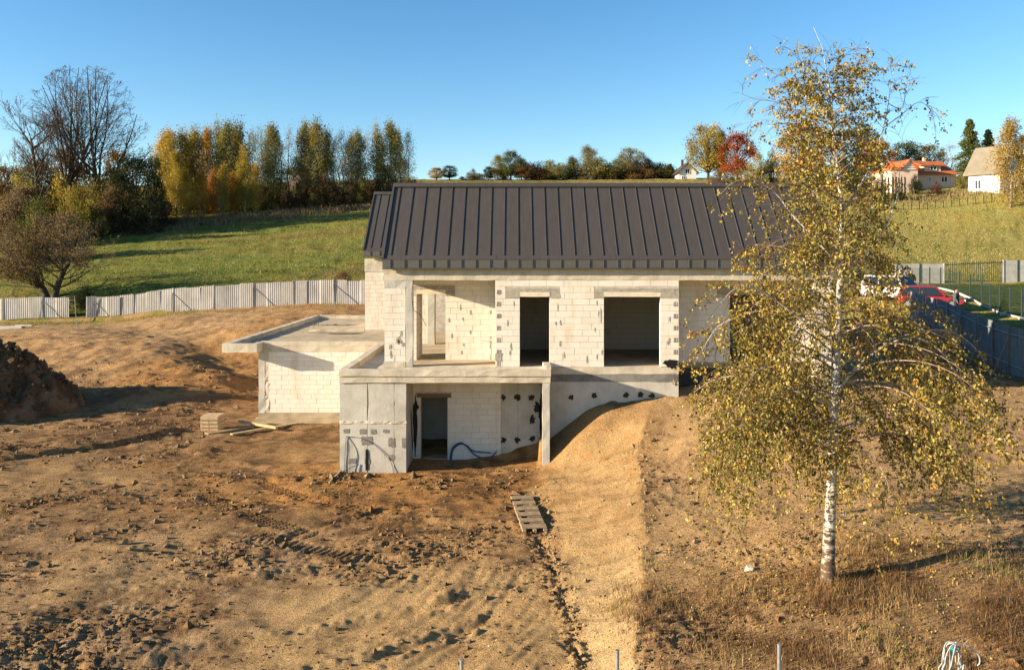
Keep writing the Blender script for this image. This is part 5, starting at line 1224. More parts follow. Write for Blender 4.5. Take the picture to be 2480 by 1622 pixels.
lp = [(36, 45), (34.5, 37), (32.2, 27.4), (30.6, 22.7), (29, 18), (27.2, 12)]
root = empty("mesh_fence", (32.2, 27.4, gh(32.2, 27.4)), "dark green mesh fence with pale plinth around the neighbouring lawn", "fence")
for (a, b) in zip(lp[:-1], lp[1:]):
    L = math.hypot(b[0]-a[0], b[1]-a[1]); n = max(1, round(L/2.5))
    for i in range(n):
        p = [a[j] + (b[j]-a[j])*i/n for j in (0, 1)]; q = [a[j] + (b[j]-a[j])*(i+1)/n for j in (0, 1)]; z0, z1 = gh(*p), gh(*q)
        MB().bar((p[0], p[1], z0-.3), (p[0], p[1], z0+1.75), .07).build("post", GREENM, root)
        MB().hexa([(p[0]-.04,p[1],z0-.4),(q[0]-.04,q[1],z1-.4),(q[0]+.04,q[1],z1-.4),(p[0]+.04,p[1],z0-.4)], [(p[0]-.04,p[1],z0+.14),(q[0]-.04,q[1],z1+.14),(q[0]+.04,q[1],z1+.14),(p[0]+.04,p[1],z0+.14)]).build("plinth_board", PANEL, root)
        m = MB()
        for k in range(9): z = .28 + k*.17; m.bar((p[0], p[1], z0+z), (q[0], q[1], z1+z), .008)
        for k in range(1, 16): f = k/16; x, y = p[0]+(q[0]-p[0])*f, p[1]+(q[1]-p[1])*f; z = z0+(z1-z0)*f; m.bar((x, y, z+.26), (x, y, z+1.66), .007)
        tag(m.build("mesh_panel", GREENM, root), kind="stuff")
# post-and-wire fence along the top of the field
root = empty("wire_fence", at(2300, 470, 120)[:2] + (gh(*at(2300, 470, 120)[:2]),), "thin post and wire fence along the upper edge of the right field", "fence"); last = None
for i in range(22):
    px = 2090 + i*19.5; x, y = (px-1247)*121/F, 121-D0; z = gh(x, y); MB().bar((x, y, z-.3), (x, y, z+1.25), .09).build("post", GREENM, root)
    if last: m = MB(); [m.bar((last[0], last[1], last[2]+h), (x, y, z+h), .02) for h in (.3, .75, 1.15)]; m.build("wire", STEEL, root)
    last = (x, y, z)

# ------------------------------------------------------------------ houses in the distance
def m_tile(name, c):
    t = NT(name); w = t.n("ShaderNodeTexWave", wave_type='BANDS', bands_direction='X'); t.set(w.inputs["Vector"], t.P()); w.inputs["Scale"].default_value = 4.5
    n = t.noise(.8, 4); col = t.ramp(n, [(.3, tuple(x*.75 for x in c)), (.7, c)]); return t.pbr(t.mix(t.rng(w.outputs[0], .2, .8, 0, .3), col, tuple(x*.6 for x in c)), .75, t.bump(w.outputs[0], .5, .05))
TILE = m_tile("red_tile", (.50,.135,.045)); GREYT = m_tile("grey_slate", (.25,.215,.155)); DARKT = m_tile("dark_tile", (.10,.065,.05))
REND = plain("peach_render", (.66,.50,.385), .9, .15, 1); WREND = plain("white_render", (.72,.69,.64), .9, .12, 1); GLASS = NT("window_glass").pbr((.03,.04,.05), .08, spec=.6); FRAME = plain("white_frame", (.75,.74,.72), .6, .1)
BOARD = plain("gable_boards", (.60,.42,.22), .8, .35, 6)
def pane(root, x, y, z, w, h, vec=(1,0,0)):
    v = Vector(vec); n = Vector((v.y, -v.x, 0)); p = Vector((x, y, z))
    def rect(a0, a1, b0, b1, o0, o1): 
        q = [p + v*a0 + n*o0, p + v*a1 + n*o0, p + v*a1 + n*o1, p + v*a0 + n*o1]; return [t + Vector((0,0,b0)) for t in q], [t + Vector((0,0,b1)) for t in q]
    f = MB()
    for a0, a1, b0, b1 in ((0, .09, 0, h), (w-.09, w, 0, h), (w/2-.045, w/2+.045, .09, h-.09), (.09, w-.09, 0, .09), (.09, w-.09, h-.09, h)): f.hexa(*rect(a0, a1, b0, b1, .0, .06))
    o = f.build("window", FRAME, root); MB().hexa(*rect(.05, w-.05, .05, h-.05, -.02, .02)).build("pane", GLASS, o)
# red-roofed house
d = 137; gx0, gx1, ye = (2187-1247)*d/F, (2316-1247)*d/F, d - D0; zb = gh((gx0+gx1)/2, ye) - .3; s = d / F
def zz(py): return ZC - (py-615)*s
H = empty("red_roofed_house", ((gx0+gx1)/2, ye+4, zb), "peach house with bright red tiled roof and dormer on the right hill", "house")
ze, zr = zz(420), zz(383)
MB().box(gx0+.2, gx1-.2, ye, ye+9, zb-1, ze).build("wall", REND, H)
rf = MB().prism([(gx0-.3, ye-.5, ze-.1), (gx0-.3, ye+4.5, zr), (gx0-.3, ye+9.5, ze-.1), (gx0-.3, ye+9.5, ze-.3), (gx0-.3, ye+4.5, zr-.3), (gx0-.3, ye-.5, ze-.3)], (gx1-gx0+.1, 0, 0)).build("roof", TILE, H)
MB().add([(gx1-.2, ye-.5, ze-.1), (gx1+.55, ye-.5, ze-.1), (gx1+.55, ye+9.5, ze-.1), (gx1-.2, ye+9.5, ze-.1), (gx1-2.6, ye+4.5, zr+.02)], [(0,1,4),(1,2,4),(2,3,4),(0,4,3),(0,3,2,1)]).build("roof_hip", TILE, rf)
dx0, dx1 = gx0 + 3.9, gx0 + 6.7; zd0, zd1 = zz(413), zz(399)
D_ = MB().box(dx0, dx1, ye+.4, ye+4, zd0-.6, zd1).build("dormer", REND, H); MB().prism([(dx0-.9, ye-.1, zd1-.05), (dx0-.9, ye+4.6, zr+.05), (dx0-.9, ye+4.6, zr-.2), (dx0-.9, ye-.1, zd1-.2)], (dx1-dx0+1.2, 0, 0)).build("dormer_roof", TILE, D_)
pane(H, dx0+.9, ye+.34, zd0+.05, 1.15, 1.0); pane(H, gx0+4.3, ye-.06, zz(440), .6, .85); pane(H, gx0+6.5, ye-.06, zz(442), 1.1, 1.05)
for x, w_ in ((gx0+2.6, .5), (gx0+8.1, .55)): MB().hexa([(x,ye+1.15,zz(411.5)),(x+w_,ye+1.15,zz(411.5)),(x+w_,ye+1.85,zz(405.5)),(x,ye+1.85,zz(405.5))], [(x,ye+1.0,zz(411.0)),(x+w_,ye+1.0,zz(411.0)),(x+w_,ye+1.7,zz(405.0)),(x,ye+1.7,zz(405.0))]).build("roof_window", GLASS, rf)
MB().box(gx0+5.6, gx0+6.1, ye+4, ye+4.5, zr-.3, zr+.8).build("chimney", REND, rf)
ax0, ax1 = (2143-1247)*s, (2205-1247)*s
MB().box(ax0, ax1, ye-2.5, ye+5, zb-1.4, zz(415)).build("annex_wall", REND, H); g0, g1 = (2164-1247)*s, (2200-1247)*s
MB().prism([(g0, ye-2.6, zz(415)), (g1, ye-2.6, zz(415)), ((g0+g1)/2+.3, ye-2.6, zz(391))], (0, .15, 0)).build("gable_boarding", BOARD, H)
for i in range(5):
    t = i/5; MB().box(g0+(g1-g0)*.5*t+.1, g1-(g1-g0)*.42*t-.1, ye-2.68, ye-2.61, zz(415)+1.66*t+.02, zz(415)+1.66*t+.16).build("gable_board", FRAME, H)
MB().prism([(g0-.3, ye-2.9, zz(416)), ((g0+g1)/2+.3, ye-2.9, zz(389)), (g1+.3, ye-2.9, zz(416)), (g1+.1, ye-2.9, zz(416)), ((g0+g1)/2+.3, ye-2.9, zz(391.5)), (g0-.1, ye-2.9, zz(416))], (0, 7.2, 0)).build("annex_roof", TILE, H)
MB().box(ax0-.1, g0+.1, ye-2.7, ye+4, zz(416), zz(409)).build("annex_roof", TILE, H)
# white house with grey roof, set askew
d = 125; s = d / F; cx, cy = (2424-1247)*s, d - D0; zb = gh(cx, cy) - .4; zz = lambda py: ZC - (py-615)*s
W_ = empty("white_house", (cx, cy, zb), "white house with steep grey roof at the right edge of the hill", "house")
u = Vector((-.58, .815, 0)); v = Vector((.93, .36, 0)).normalized(); c0 = Vector((cx, cy, 0)); Lb, Lg = 4.9, 4.6; ze, zr = zz(414), zz(352)
P4 = [c0, c0 + v*Lg, c0 + v*Lg + u*Lb, c0 + u*Lb]; up = lambda p, z: Vector((p.x, p.y, z))
MB().hexa([up(p, zb-1.2) for p in P4], [up(p, ze) for p in P4]).build("wall", WREND, W_)
ap, ap2 = c0 + v*Lg/2, c0 + v*Lg/2 + u*Lb
MB().add([up(c0, ze), up(c0+v*Lg, ze), up(ap, zr-.2), up(c0+u*Lb, ze), up(c0+v*Lg+u*Lb, ze), up(ap2, zr-.2)], [(0,1,2),(3,5,4),(0,2,5,3),(1,4,5,2)]).build("gable", WREND, W_)
def slope(sg):
    a = (c0 - v*.5 if sg < 0 else c0 + v*(Lg+.5)) - u*.6; b = a + u*(Lb+1.1); zl = ze - .45
    q = [up(a, zl), up(b, zl), up(ap2 + u*.5, zr), up(ap - u*.6, zr)]; MB().hexa(q, [p + Vector((0,0,.22)) for p in q]).build("roof", GREYT, W_)
slope(-1); slope(1)
pane(W_, *(c0 + v*1.6 + Vector((0,0,zz(446)))), 1.1, 1.1, v); pane(W_, *(c0 + v*1.9 + Vector((0,0,zz(413)))), .95, 1.15, v); pane(W_, *(c0 + u*3.9 + Vector((0,0,zz(455)))), 1.0, 1.5, -u)
MB().tube([c0 - v*.06 + u*.1 + Vector((0,0,ze)), c0 - v*.06 + u*.1 + Vector((0,0,zb))], .06, 6).build("downpipe", STEEL, W_)
# two far houses on the skyline
def far_house(px0, px1, roof_py, eave_py, base_py, d, wm, label, chim, depth=8):
    s = d / F; x0, x1, y = (px0-1247)*s, (px1-1247)*s, d - D0; z = lambda p: ZC - (p-615)*s
    H = empty("far_house", ((x0+x1)/2, y, z(base_py)), label, "house"); MB().box(x0+.4, x1-.4, y, y+depth, z(base_py)-3, z(eave_py)).build("wall", wm, H); xm = (x0+x1)/2
    MB().prism([(x0+.4, y, z(eave_py)), (x1-.4, y, z(eave_py)), (xm, y, z(roof_py)-.4)], (0, depth, 0)).build("gable", wm, H)
    rf = MB().prism([(x0-.4, y-.6, z(eave_py)-.4), (xm, y-.6, z(roof_py)), (x1+.4, y-.6, z(eave_py)-.4), (x1+.1, y-.6, z(eave_py)-.6), (xm, y-.6, z(roof_py)-.45), (x0-.1, y-.6, z(eave_py)-.6)], (0, depth+1, 0)).build("roof", DARKT, H)
    if chim: MB().box(xm-1.2, xm-.6, y+2, y+2.7, z(roof_py)-1.2, z(roof_py)+.9).build("chimney", DARKT, rf)
    pane(H, xm-.6, y-.06, z(eave_py)-.6, 1.2, 1.3); pane(H, xm-1.6, y-.06, z(base_py)+.3, 1.0, 1.2)
far_house(1640, 1690, 393, 416, 440, 215, WREND, "small white gabled house with dark roof and chimney on the skyline", True)
far_house(694, 734, 402, 416, 440, 205, plain("brown_render", (.26,.19,.15), .9, .2), "brownish gabled house glimpsed between the birches", False)

# ------------------------------------------------------------------ cars and people behind the right-hand fence
CGLASS = NT("car_glass").pbr((.015,.02,.025), .06, spec=.6); TYRE = plain("tyre_rubber", (.02,.02,.02), .8, .2); RIM = plain("wheel_rim", (.45,.45,.46), .35, .2, metal=.7)
def car(name, loc, ang, paint, label, L, W, H, van=False):
    root = empty(name, loc, label, "car"); root.rotation_euler = (0, 0, ang); O = loc
    h0 = .28; belt = H * .56
    prof = [(-L/2,h0+.1),(-L/2+.02,belt-.05),(-L/2+.12,belt+.03)] + ([(L*.20,belt+.02)] if not van else [(L*.24,belt+.04)]) + [(L*.36,belt-.05),(L/2-.12,belt-.16),(L/2,belt-.34),(L/2-.03,h0+.08),(L/2-.2,h0),(-L/2+.2,h0)]
    cabin = [(-L/2+.10,belt),(-L*.40,H-.04),(-L*.30,H),(L*.02,H),(L*.09,H-.05),(L*.25,belt)] if not van else [(-L/2+.05,belt),(-L/2+.12,H-.04),(-L*.40,H),(L*.08,H),(L*.14,H-.05),(L*.28,belt)]
    def loft(prof, w0, w1, zlo, zhi, nm, mt, bev):
        m = MB(); n = len(prof); ring = []
        for k in (-1, -.8, .8, 1):
            vs = []
            for x, z in prof:
                f = (z - zlo) / (zhi - zlo); w = w0 + (w1 - w0) * max(0, min(1, f)); sh = bev if abs(k) == 1 else 0
                cxm = sum(p[0] for p in prof)/n; czm = (zlo+zhi)/2
                vs.append((O[0] + x + (cxm-x)*sh*.08, O[1] + k*w/2*(1 if abs(k)==1 else 1.06), O[2] + z + (czm-z)*sh*.25))
            ring.append(vs)
        for vs in ring: m.v.extend(vs)
        for a in range(3):
            for i in range(n): m.f.append((a*n+i, a*n+(i+1)%n, (a+1)*n+(i+1)%n, (a+1)*n+i))
        m.f.append(tuple(range(n))[::-1]); m.f.append(tuple(range(3*n, 4*n))); return m.build(nm, mt, root, org=O, smooth=False)
    loft(prof, W, W*.97, h0, belt, "body", paint, .8); loft(cabin, W*.93, W*.74, belt, H, "cabin", paint, .3)
    ca = cabin; wt, wb = W*.74/2, W*.93/2
    def yv(z): return wb + (wt-wb)*(z-belt)/(H-belt)
    for sy in (-1, 1):
        zb, zt = belt+.04, H-.10
        x0b, x0t, x1b, x1t = ca[0][0]+.18, ca[1][0]+.16, ca[-1][0]-.30, ca[-2][0]-.10; mid = (x0t+x1t)/2-.05
        for (a, b, c, e) in ((x0b, mid-.04, mid-.04, x0t), (mid+.04, x1b, x1t, mid+.04)):
            q = [(a, yv(zb), zb), (b, yv(zb), zb), (c, yv(zt), zt), (e, yv(zt), zt)]
            MB().prism([(O[0]+x, O[1]+sy*(y*1.035), O[2]+z) for x, y, z in q], (0, sy*.012, 0)).build("side_window", CGLASS, root, org=O)
        for x, nm in ((L/2-.08, "headlight"), (-L/2+.02, "tail_light")): MB().box(O[0]+x-.09, O[0]+x+.06, O[1]+sy*(W/2-.26)-.15, O[1]+sy*(W/2-.26)+.15, O[2]+belt-.36, O[2]+belt-.2).build(nm, FRAME if x > 0 else TILE, root, org=O)
        MB().box(O[0]+L*.19, O[0]+L*.19+.12, O[1]+sy*(W/2+.02)-.09, O[1]+sy*(W/2+.02)+.09, O[2]+belt, O[2]+belt+.14).build("mirror", paint, root, org=O)
        for x in (-L*.31, L*.31):
            w_ = MB().tube([(O[0]+x, O[1]+sy*(W/2-.2), O[2]+.31), (O[0]+x, O[1]+sy*(W/2+.012), O[2]+.31)], .31, 18).build("wheel", TYRE, root, org=O); MB().tube([(O[0]+x, O[1]+sy*(W/2), O[2]+.31), (O[0]+x, O[1]+sy*(W/2+.025), O[2]+.31)], .19, 14).build("rim", RIM, w_, org=O)
    for (b, t, sg) in ((ca[-1], ca[-2], 1), (ca[0], ca[1], -1)):
        q = [(b[0]-.05*sg+.0, -yv(belt+.05)*.9, belt+.04), (b[0]-.05*sg, yv(belt+.05)*.9, belt+.04), (t[0], wt*.92, H-.08), (t[0], -wt*.92, H-.08)]
        MB().prism([(O[0]+x+.035*sg, O[1]+y, O[2]+z+.03) for x, y, z in q], (.012*sg, 0, .008)).build("windscreen" if sg > 0 else "rear_window", CGLASS, root, org=O)
    return root
RP = NT("red_car_paint"); RPm = RP.pbr((.20,.012,.016), .28, spec=.6); WP = NT("white_car_paint").pbr((.74,.74,.75), .3, spec=.6)
x, y, _ = at(2252, 745, 53); car("parked_car", (x, y, gh(x, y)), -.45, RPm, "red hatchback parked behind the tin fence", 4.1, 1.75, 1.48)
x, y, _ = at(2168, 735, 55.5); car("parked_car", (x, y, gh(x, y)), -1.05, WP, "white tall car parked left of the red hatchback", 4.4, 1.8, 1.78, True)
SKIN = plain("skin", (.50,.30,.21), .6, .1)
def person(px, d, ang, top, legs, hair, label, top_py):
    x, y = (px-1247)*d/F, d - D0; z = gh(x, y); root = empty("person", (x, y, z), label, "person"); root.rotation_euler = (0, 0, ang); O = (x, y, z); k = 1.0
    def grow(name, parts, mat, vox, ell=()):
        m = MB()
        for pts, rr in parts: m.tube([(O[0]+a, O[1]+b, O[2]+c) for a, b, c in pts], rr, 10)
        for (c, s_) in ell:
            vs = []; n, mm = 12, 8
            for i in range(1, mm):
                for j in range(n): p, t = math.pi*i/mm, 2*math.pi*j/n; vs.append((O[0]+c[0]+s_[0]*math.sin(p)*math.cos(t), O[1]+c[1]+s_[1]*math.sin(p)*math.sin(t), O[2]+c[2]+s_[2]*math.cos(p)))
            vs += [(O[0]+c[0], O[1]+c[1], O[2]+c[2]+s_[2]), (O[0]+c[0], O[1]+c[1], O[2]+c[2]-s_[2])]; N = n*(mm-1)
            fs = [(i*n+j, (i+1)*n+j, (i+1)*n+(j+1)%n, i*n+(j+1)%n) for i in range(mm-2) for j in range(n)] + [(N, j, (j+1)%n) for j in range(n)] + [(N+1, (mm-2)*n+(j+1)%n, (mm-2)*n+j) for j in range(n)]; m.add(vs, fs)
        o = m.build(name, mat, root, org=O, smooth=True); rm = o.modifiers.new("Remesh", 'REMESH'); rm.mode = 'VOXEL'; rm.voxel_size = vox; rm.use_smooth_shade = True; sm = o.modifiers.new("Smooth", 'SMOOTH'); sm.iterations = 3; return o
    arms = [([(s*.19,0,1.42),(s*.25,.02,1.14),(s*.24,-.10,.92)], [.06,.05,.04]) for s in (-1, 1)]; lg = [([(s*.09,0,.9),(s*.11,0,.5),(s*.12,.02,.08)], [.09,.065,.045]) for s in (-1, 1)]
    fingers = [([(s*.24 + f*.018,-.11,.90),(s*.24 + f*.022,-.13,.85),(s*.235 + f*.02,-.13,.80 - .01*(2-abs(f)))], [.012,.011,.009]) for s in (-1, 1) for f in (-1.5, -.5, .5, 1.5)] + [([(s*.22,-.12,.89),(s*.19,-.15,.85)], [.013,.01]) for s in (-1, 1)]
    feet = [([(s*.12,.05,.05),(s*.13,-.15,.04)], [.05,.04]) for s in (-1, 1)]
    grow("body", arms + lg + fingers + feet + [([(0,0,.92),(0,0,1.2),(0,0,1.42),(0,0,1.55)], [.14,.13,.14,.055]), ([(0,-.10,1.63),(0,-.125,1.605)], [.018,.016])], SKIN, .012, [((0,0,1.63),(.078,.095,.118)), ((-.08,0,1.62),(.012,.02,.03)), ((.08,0,1.62),(.012,.02,.03))])
    for s in (-1, 1): MB().tube([(O[0]+s*.03, O[1]-.088, O[2]+1.645), (O[0]+s*.03, O[1]-.096, O[2]+1.645)], .010, 8).build("eye", TYRE, root, org=O)
    MB().box(O[0]-.025, O[0]+.025, O[1]-.095, O[1]-.085, O[2]+1.572, O[2]+1.58).build("mouth", TILE, root, org=O)
    grow("jacket", [([(s*.17,0,1.44),(s*.26,.02,1.14),(s*.245,-.09,.96)], [.085,.075,.062]) for s in (-1, 1)] + [([(0,0,.82),(0,0,1.2),(0,0,1.46),(0,0,1.5)], [.185,.18,.17,.08])], top, .018)
    grow("trousers", [([(s*.09,0,.95),(s*.115,0,.5),(s*.125,.02,.09)], [.125,.09,.075]) for s in (-1, 1)], legs, .018)
    grow("hair", [], hair, .012, [((0,.025,1.675),(.088,.095,.09)), ((0,.06,1.62),(.08,.06,.10))])
DK = plain("dark_cloth", (.02,.02,.022), .9, .3); MAR = plain("maroon_cloth", (.12,.03,.04), .9, .3); GRH = plain("grey_hair", (.62,.56,.50), .8, .2); DKH = plain("dark_hair", (.02,.014,.01), .7, .2); NAV = plain("slate_cloth", (.07,.085,.10), .9, .3)
person(2181, 59.5, .4, MAR, DK, GRH, "grey-haired person in maroon top behind the white car", 647)
person(2207, 59.0, -.6, DK, NAV, DKH, "dark-haired person in black jacket behind the white car", 642)
person(2316, 50.5, .9, NAV, DK, DKH, "person in slate jacket standing right of the red hatchback", 725)

# ------------------------------------------------------------------ things on the site
def lump_heap():
    """pile of dug topsoil on the left"""
    cx, cy = -24.6, 8.2; n, m = 260, 150; th = np.linspace(0, 2*np.pi, n, endpoint=False); rr = np.linspace(0.02, 1, m)
    TH, RR = np.meshgrid(th, rr); ax, ay = 4.5, 4.0; X = cx + np.cos(TH)*RR*ax*(1 + .10*np.sin(3*TH+1)); Y = cy + np.sin(TH)*RR*ay*(1 + .10*np.sin(2*TH))
    hh = 3.0*np.clip(1 - RR**1.25, 0, 1)**.82*(1 + .12*np.sin(2*TH + .5))
    b = base_h(X.ravel(), Y.ravel()).reshape(X.shape); fade = np.clip((1-RR)*5, 0, 1)
    n1 = fbm(X*.9, Y*.9, 80, 3).reshape(X.shape); n2 = np.abs(noise(X*1.7 + hh*.5, Y*1.7 - hh*.5, 81)); n3 = noise(X*4 + hh, Y*4 - hh, 82)
    lump = (.26*n1 + .24*(n2-.3) + .13*np.clip(n3, -.3, 1) + .09*np.clip(noise(X*8, Y*8+hh*4, 83),-.2,1) + .04*noise(X*19, Y*19+hh*7, 85))*fade
    Z = b + hh + lump - .12*(RR > .97); X = X + .30*lump*np.cos(TH); Y = Y + .35*lump*np.sin(TH)
    V = np.stack([X.ravel(), Y.ravel(), Z.ravel()], 1); idx = np.arange(n*m).reshape(m, n); nx = np.roll(idx, -1, 1)
    Q = np.stack([idx[:-1], nx[:-1], nx[1:], idx[1:]], -1).reshape(-1, 4)
    col = np.tile(np.array((.15,.092,.05,1.0)), (len(V), 1)); k = np.clip(.5+fbm(V[:,0]*1.3, V[:,1]*1.3, 84, 3), 0, 1)[:, None]; col[:, :3] = col[:, :3]*(.65 + .9*k)
    me = np_mesh("soil_heap", V - np.array((cx, cy, -3.3)), Q, SOIL, True, {"soil": ('POINT', 'FLOAT_COLOR', col)}); o = bpy.data.objects.new("soil_heap", me); put(o, "soil_heap", None, (cx, cy, -3.3))
    tag(o, "dark heap of dug topsoil at the left edge of the site", "soil heap")
    # crumbs and clods lying on it
    q = np.random.default_rng(8); k = 2600; sel = q.integers(0, len(V), k); c = V[sel]; sz = np.clip(q.lognormal(math.log(.055), .6, k), .02, .26)
    I = np.array([(1,0,0),(-1,0,0),(0,1,0),(0,-1,0),(0,0,1),(0,0,-1),(.6,.6,.6),(-.6,.6,.55),(.55,-.6,.6),(-.6,-.6,.6)]); T_ = np.array([(4,6,7),(4,7,9),(4,9,8),(4,8,6),(0,2,6),(2,7,6),(2,1,7),(1,9,7),(1,3,9),(3,8,9),(3,0,8),(0,6,8),(0,5,2),(2,5,1),(1,5,3),(3,5,0)])
    W = I[None]*q.uniform(.6, 1.3, (k, 10, 1))*sz[:, None, None]*q.uniform(.7, 1.3, (k, 1, 3)) + c[:, None] + np.array((0, 0, .01))
    cl = np.ones((k, 4)); cl[:, :3] = np.array((.13,.078,.042))*q.uniform(.6, 1.7, (k, 1)); me = np_mesh("heap_clods", W.reshape(-1, 3) - np.array((cx, cy, -3.3)), (T_[None] + (np.arange(k)*10)[:, None, None]).reshape(-1, 3), SOIL, False, {"soil": ('POINT', 'FLOAT_COLOR', np.repeat(cl, 10, 0))})
    h_ = bpy.data.objects.new("clods", me); put(h_, "clods", o, (cx, cy, -3.3)); tag(h_, kind="stuff"); return cx, cy
HC = lump_heap()
# duckboard of planks in front of the bank
def duckboard(x0, y0, x1, y1, w):
    z = max(gh(x0, y0), gh(x1, y1), gh((x0+x1)/2, (y0+y1)/2)) + .05; root = empty("duckboard", ((x0+x1)/2, (y0+y1)/2, z), "weathered timber pallet boards lying in the mud at the foot of the bank", "pallet"); r = random.Random(3)
    d = Vector((x1-x0, y1-y0, 0)); L = d.length; d.normalize(); n = Vector((-d.y, d.x, 0))
    for o in (-w/2+.05, 0, w/2-.05):
        a = Vector((x0, y0, z)) + n*o; MB().bar(a, a + d*L, .09, .06).build("bearer", WOOD_O, root)
    for i in range(6):
        s = L*(i+.5)/6; ww = w if r.random() > .6 else w*.96; a = Vector((x0, y0, z+.045 + r.uniform(0, .008))) + d*s; MB().bar(a - n*ww/2, a + n*ww/2, L/6*.58, .024).build("board", WOOD_O, root)
        if i in (0, 1, 2, 3, 4): b = a + d*L/12*1.02; MB().bar(b - n*(w*.10), b + n*(w*.42), .045, .02).build("board", WOOD_O, root)
x0, y0, _ = at(1262, 1200, 23.9); x1, y1, _ = at(1296, 1288, 20.9); duckboard(x0, y0, x1, y1, .66)
# stack of pale stone boards on a pallet, and planks
x, y, _ = at(515, 1040, 33.2); z = gh(x, y); root = empty("block_stack", (x, y, z), "small stack of pale boards and blocks left of the low wing", "stack"); r = random.Random(5)
for k in range(4):
    for j in range(2): MB().box(x-.35+j*.36+r.uniform(-.01,.01), x-.01+j*.36+r.uniform(-.01,.01), y-.40, y+.40, z+.03+k*.155, z+.03+k*.155+.125).build("block", plain("stack_block%d%d" % (k, j), (.50+.04*r.random(),.37,.215), .9, .3, 5), root)
    MB().box(x-.36, x+.37, y-.43, y+.43, z+.0+k*.155, z+.028+k*.155).build("slip_board", WOOD_O, root)
for i, (a, b, w_, lab) in enumerate((((500,1053,32.2),(610,1030,33.6),.34,"flat weathered board lying by the block stack"),((560,1058,31.8),(720,1018,34.0),.20,"long plank lying under the crossing timber"),((580,1026,33.8),(670,1042,32.6),.13,"pale new timber crossing over the planks by the wing"))):
    p, q = Vector(at(*a)), Vector(at(*b)); p.z = gh(p.x, p.y) + .05 + .07*(i == 2) ; q.z = gh(q.x, q.y) + .05 + .10*(i == 2)
    if i == 2: p.z += .12; q.z += .06
    tag(MB().bar(p, q, w_, .05 if i != 2 else .10).build("plank", WOOD_O if i == 0 else WOOD, org=p), lab, "plank", "planks by the wing")
p, q = Vector(at(797, 1178, 25.3)), Vector(at(826, 1142, 26.4)); p.z = gh(p.x, p.y)+.02; q.z = gh(q.x, q.y)+.12; tag(MB().bar(p, q, .05, .04).build("stick", WOOD, org=p), "thin pale batten lying at the basement wall's left corner", "batten")
p, q = Vector(at(432, 1125, 27.4)), Vector(at(446, 1160, 26.0)); p.z = gh(p.x, p.y)+.03; q.z = gh(q.x, q.y)+.03; tag(MB().bar(p, q, .05, .03).build("stick", WOOD, org=p), "small lone stick in the mud left of the house", "stick")
# row of fence posts at the lower edge, with a coiled cable on the last
PS = [(1118,1598,10.8,"short steel fence post at the lower edge, first from the left"),(1495,1575,10.8,"short steel fence post at the lower edge, second from the left"),(1887,1560,10.8,"short steel fence post at the lower edge, third from the left"),(2304,1572,10.7,"steel fence post at the lower right carrying a coiled cable")]
for px, py, d, lab in PS:
    x, y, zt = at(px, py, d); z = gh(x, y); o = empty("fence_post", (x, y, z), lab, "post", "steel fence posts along the lower edge"); MB().tube([(x, y, z-.3), (x, y, zt)], .026, 10).build("tube", STEEL, o, smooth=False); MB().tube([(x, y, zt), (x, y, zt+.012)], .029, 10).build("cap", STEEL, o)
WCAB = plain("white_cable", (.42,.43,.42), .5, .2); x, y, zt = at(2304, 1560, 10.66); root = empty("cable_coil", (x, y, zt), "coil of pale cable hung over the last steel post", "cable"); r = random.Random(2)
for i in range(6):
    w_, h_, o = .10 + .020*i, .50 + .05*r.random(), r.uniform(-.03, .03); pts = []
    for k in range(25):
        a = 2*math.pi*k/24; pts.append((x + o + w_*(.85 if math.sin(a) < 0 else .6)*math.cos(a), y - .06 + .03*math.sin(a*2 + i) + .012*i, zt - h_/2 + h_/2*math.sin(a) + .03))
    MB().tube(pts, .0065, 5, cap=False).build("loop", WCAB, root, smooth=True)
MB().tube(curve([(x+.05,y,zt+.03),(x+.22,y+.02,zt-.02),(x+.36,y,zt-.14),(x+.38,y,zt-.24),(x+.35,y,zt-.28)], 6), .009, 5).build("cable_end", WCAB, root, smooth=True); MB().tube([(x-.02,y-.05,zt-.02),(x+.02,y-.05,zt-.05)], .03, 8).build("clip", plain("teal_clip", (.03,.32,.38), .4, .1), root)
x, y, _ = at(2050, 1242, 18.2); z = gh(x, y); tag(MB().tube([(x-.06, y, z+.02), (x+.05, y+.25, z+.12)], .02, 6).build("pipe_offcut", HOSE, org=(x, y, z)), "short blue pipe offcut on the ground right of the birch", "pipe")
x, y, _ = at(1815, 1360, 16.3); z = gh(x, y); m = MB(); m.tube([(x-.09,y,z),(x-.03,y+.02,z+.05),(x+.06,y,z+.05),(x+.10,y,z)], [.02,.07,.06,.02], 6); tag(m.build("stone", CONC_L, org=(x, y, z)), "pale stone on the slope left of the birch foot", "stone")

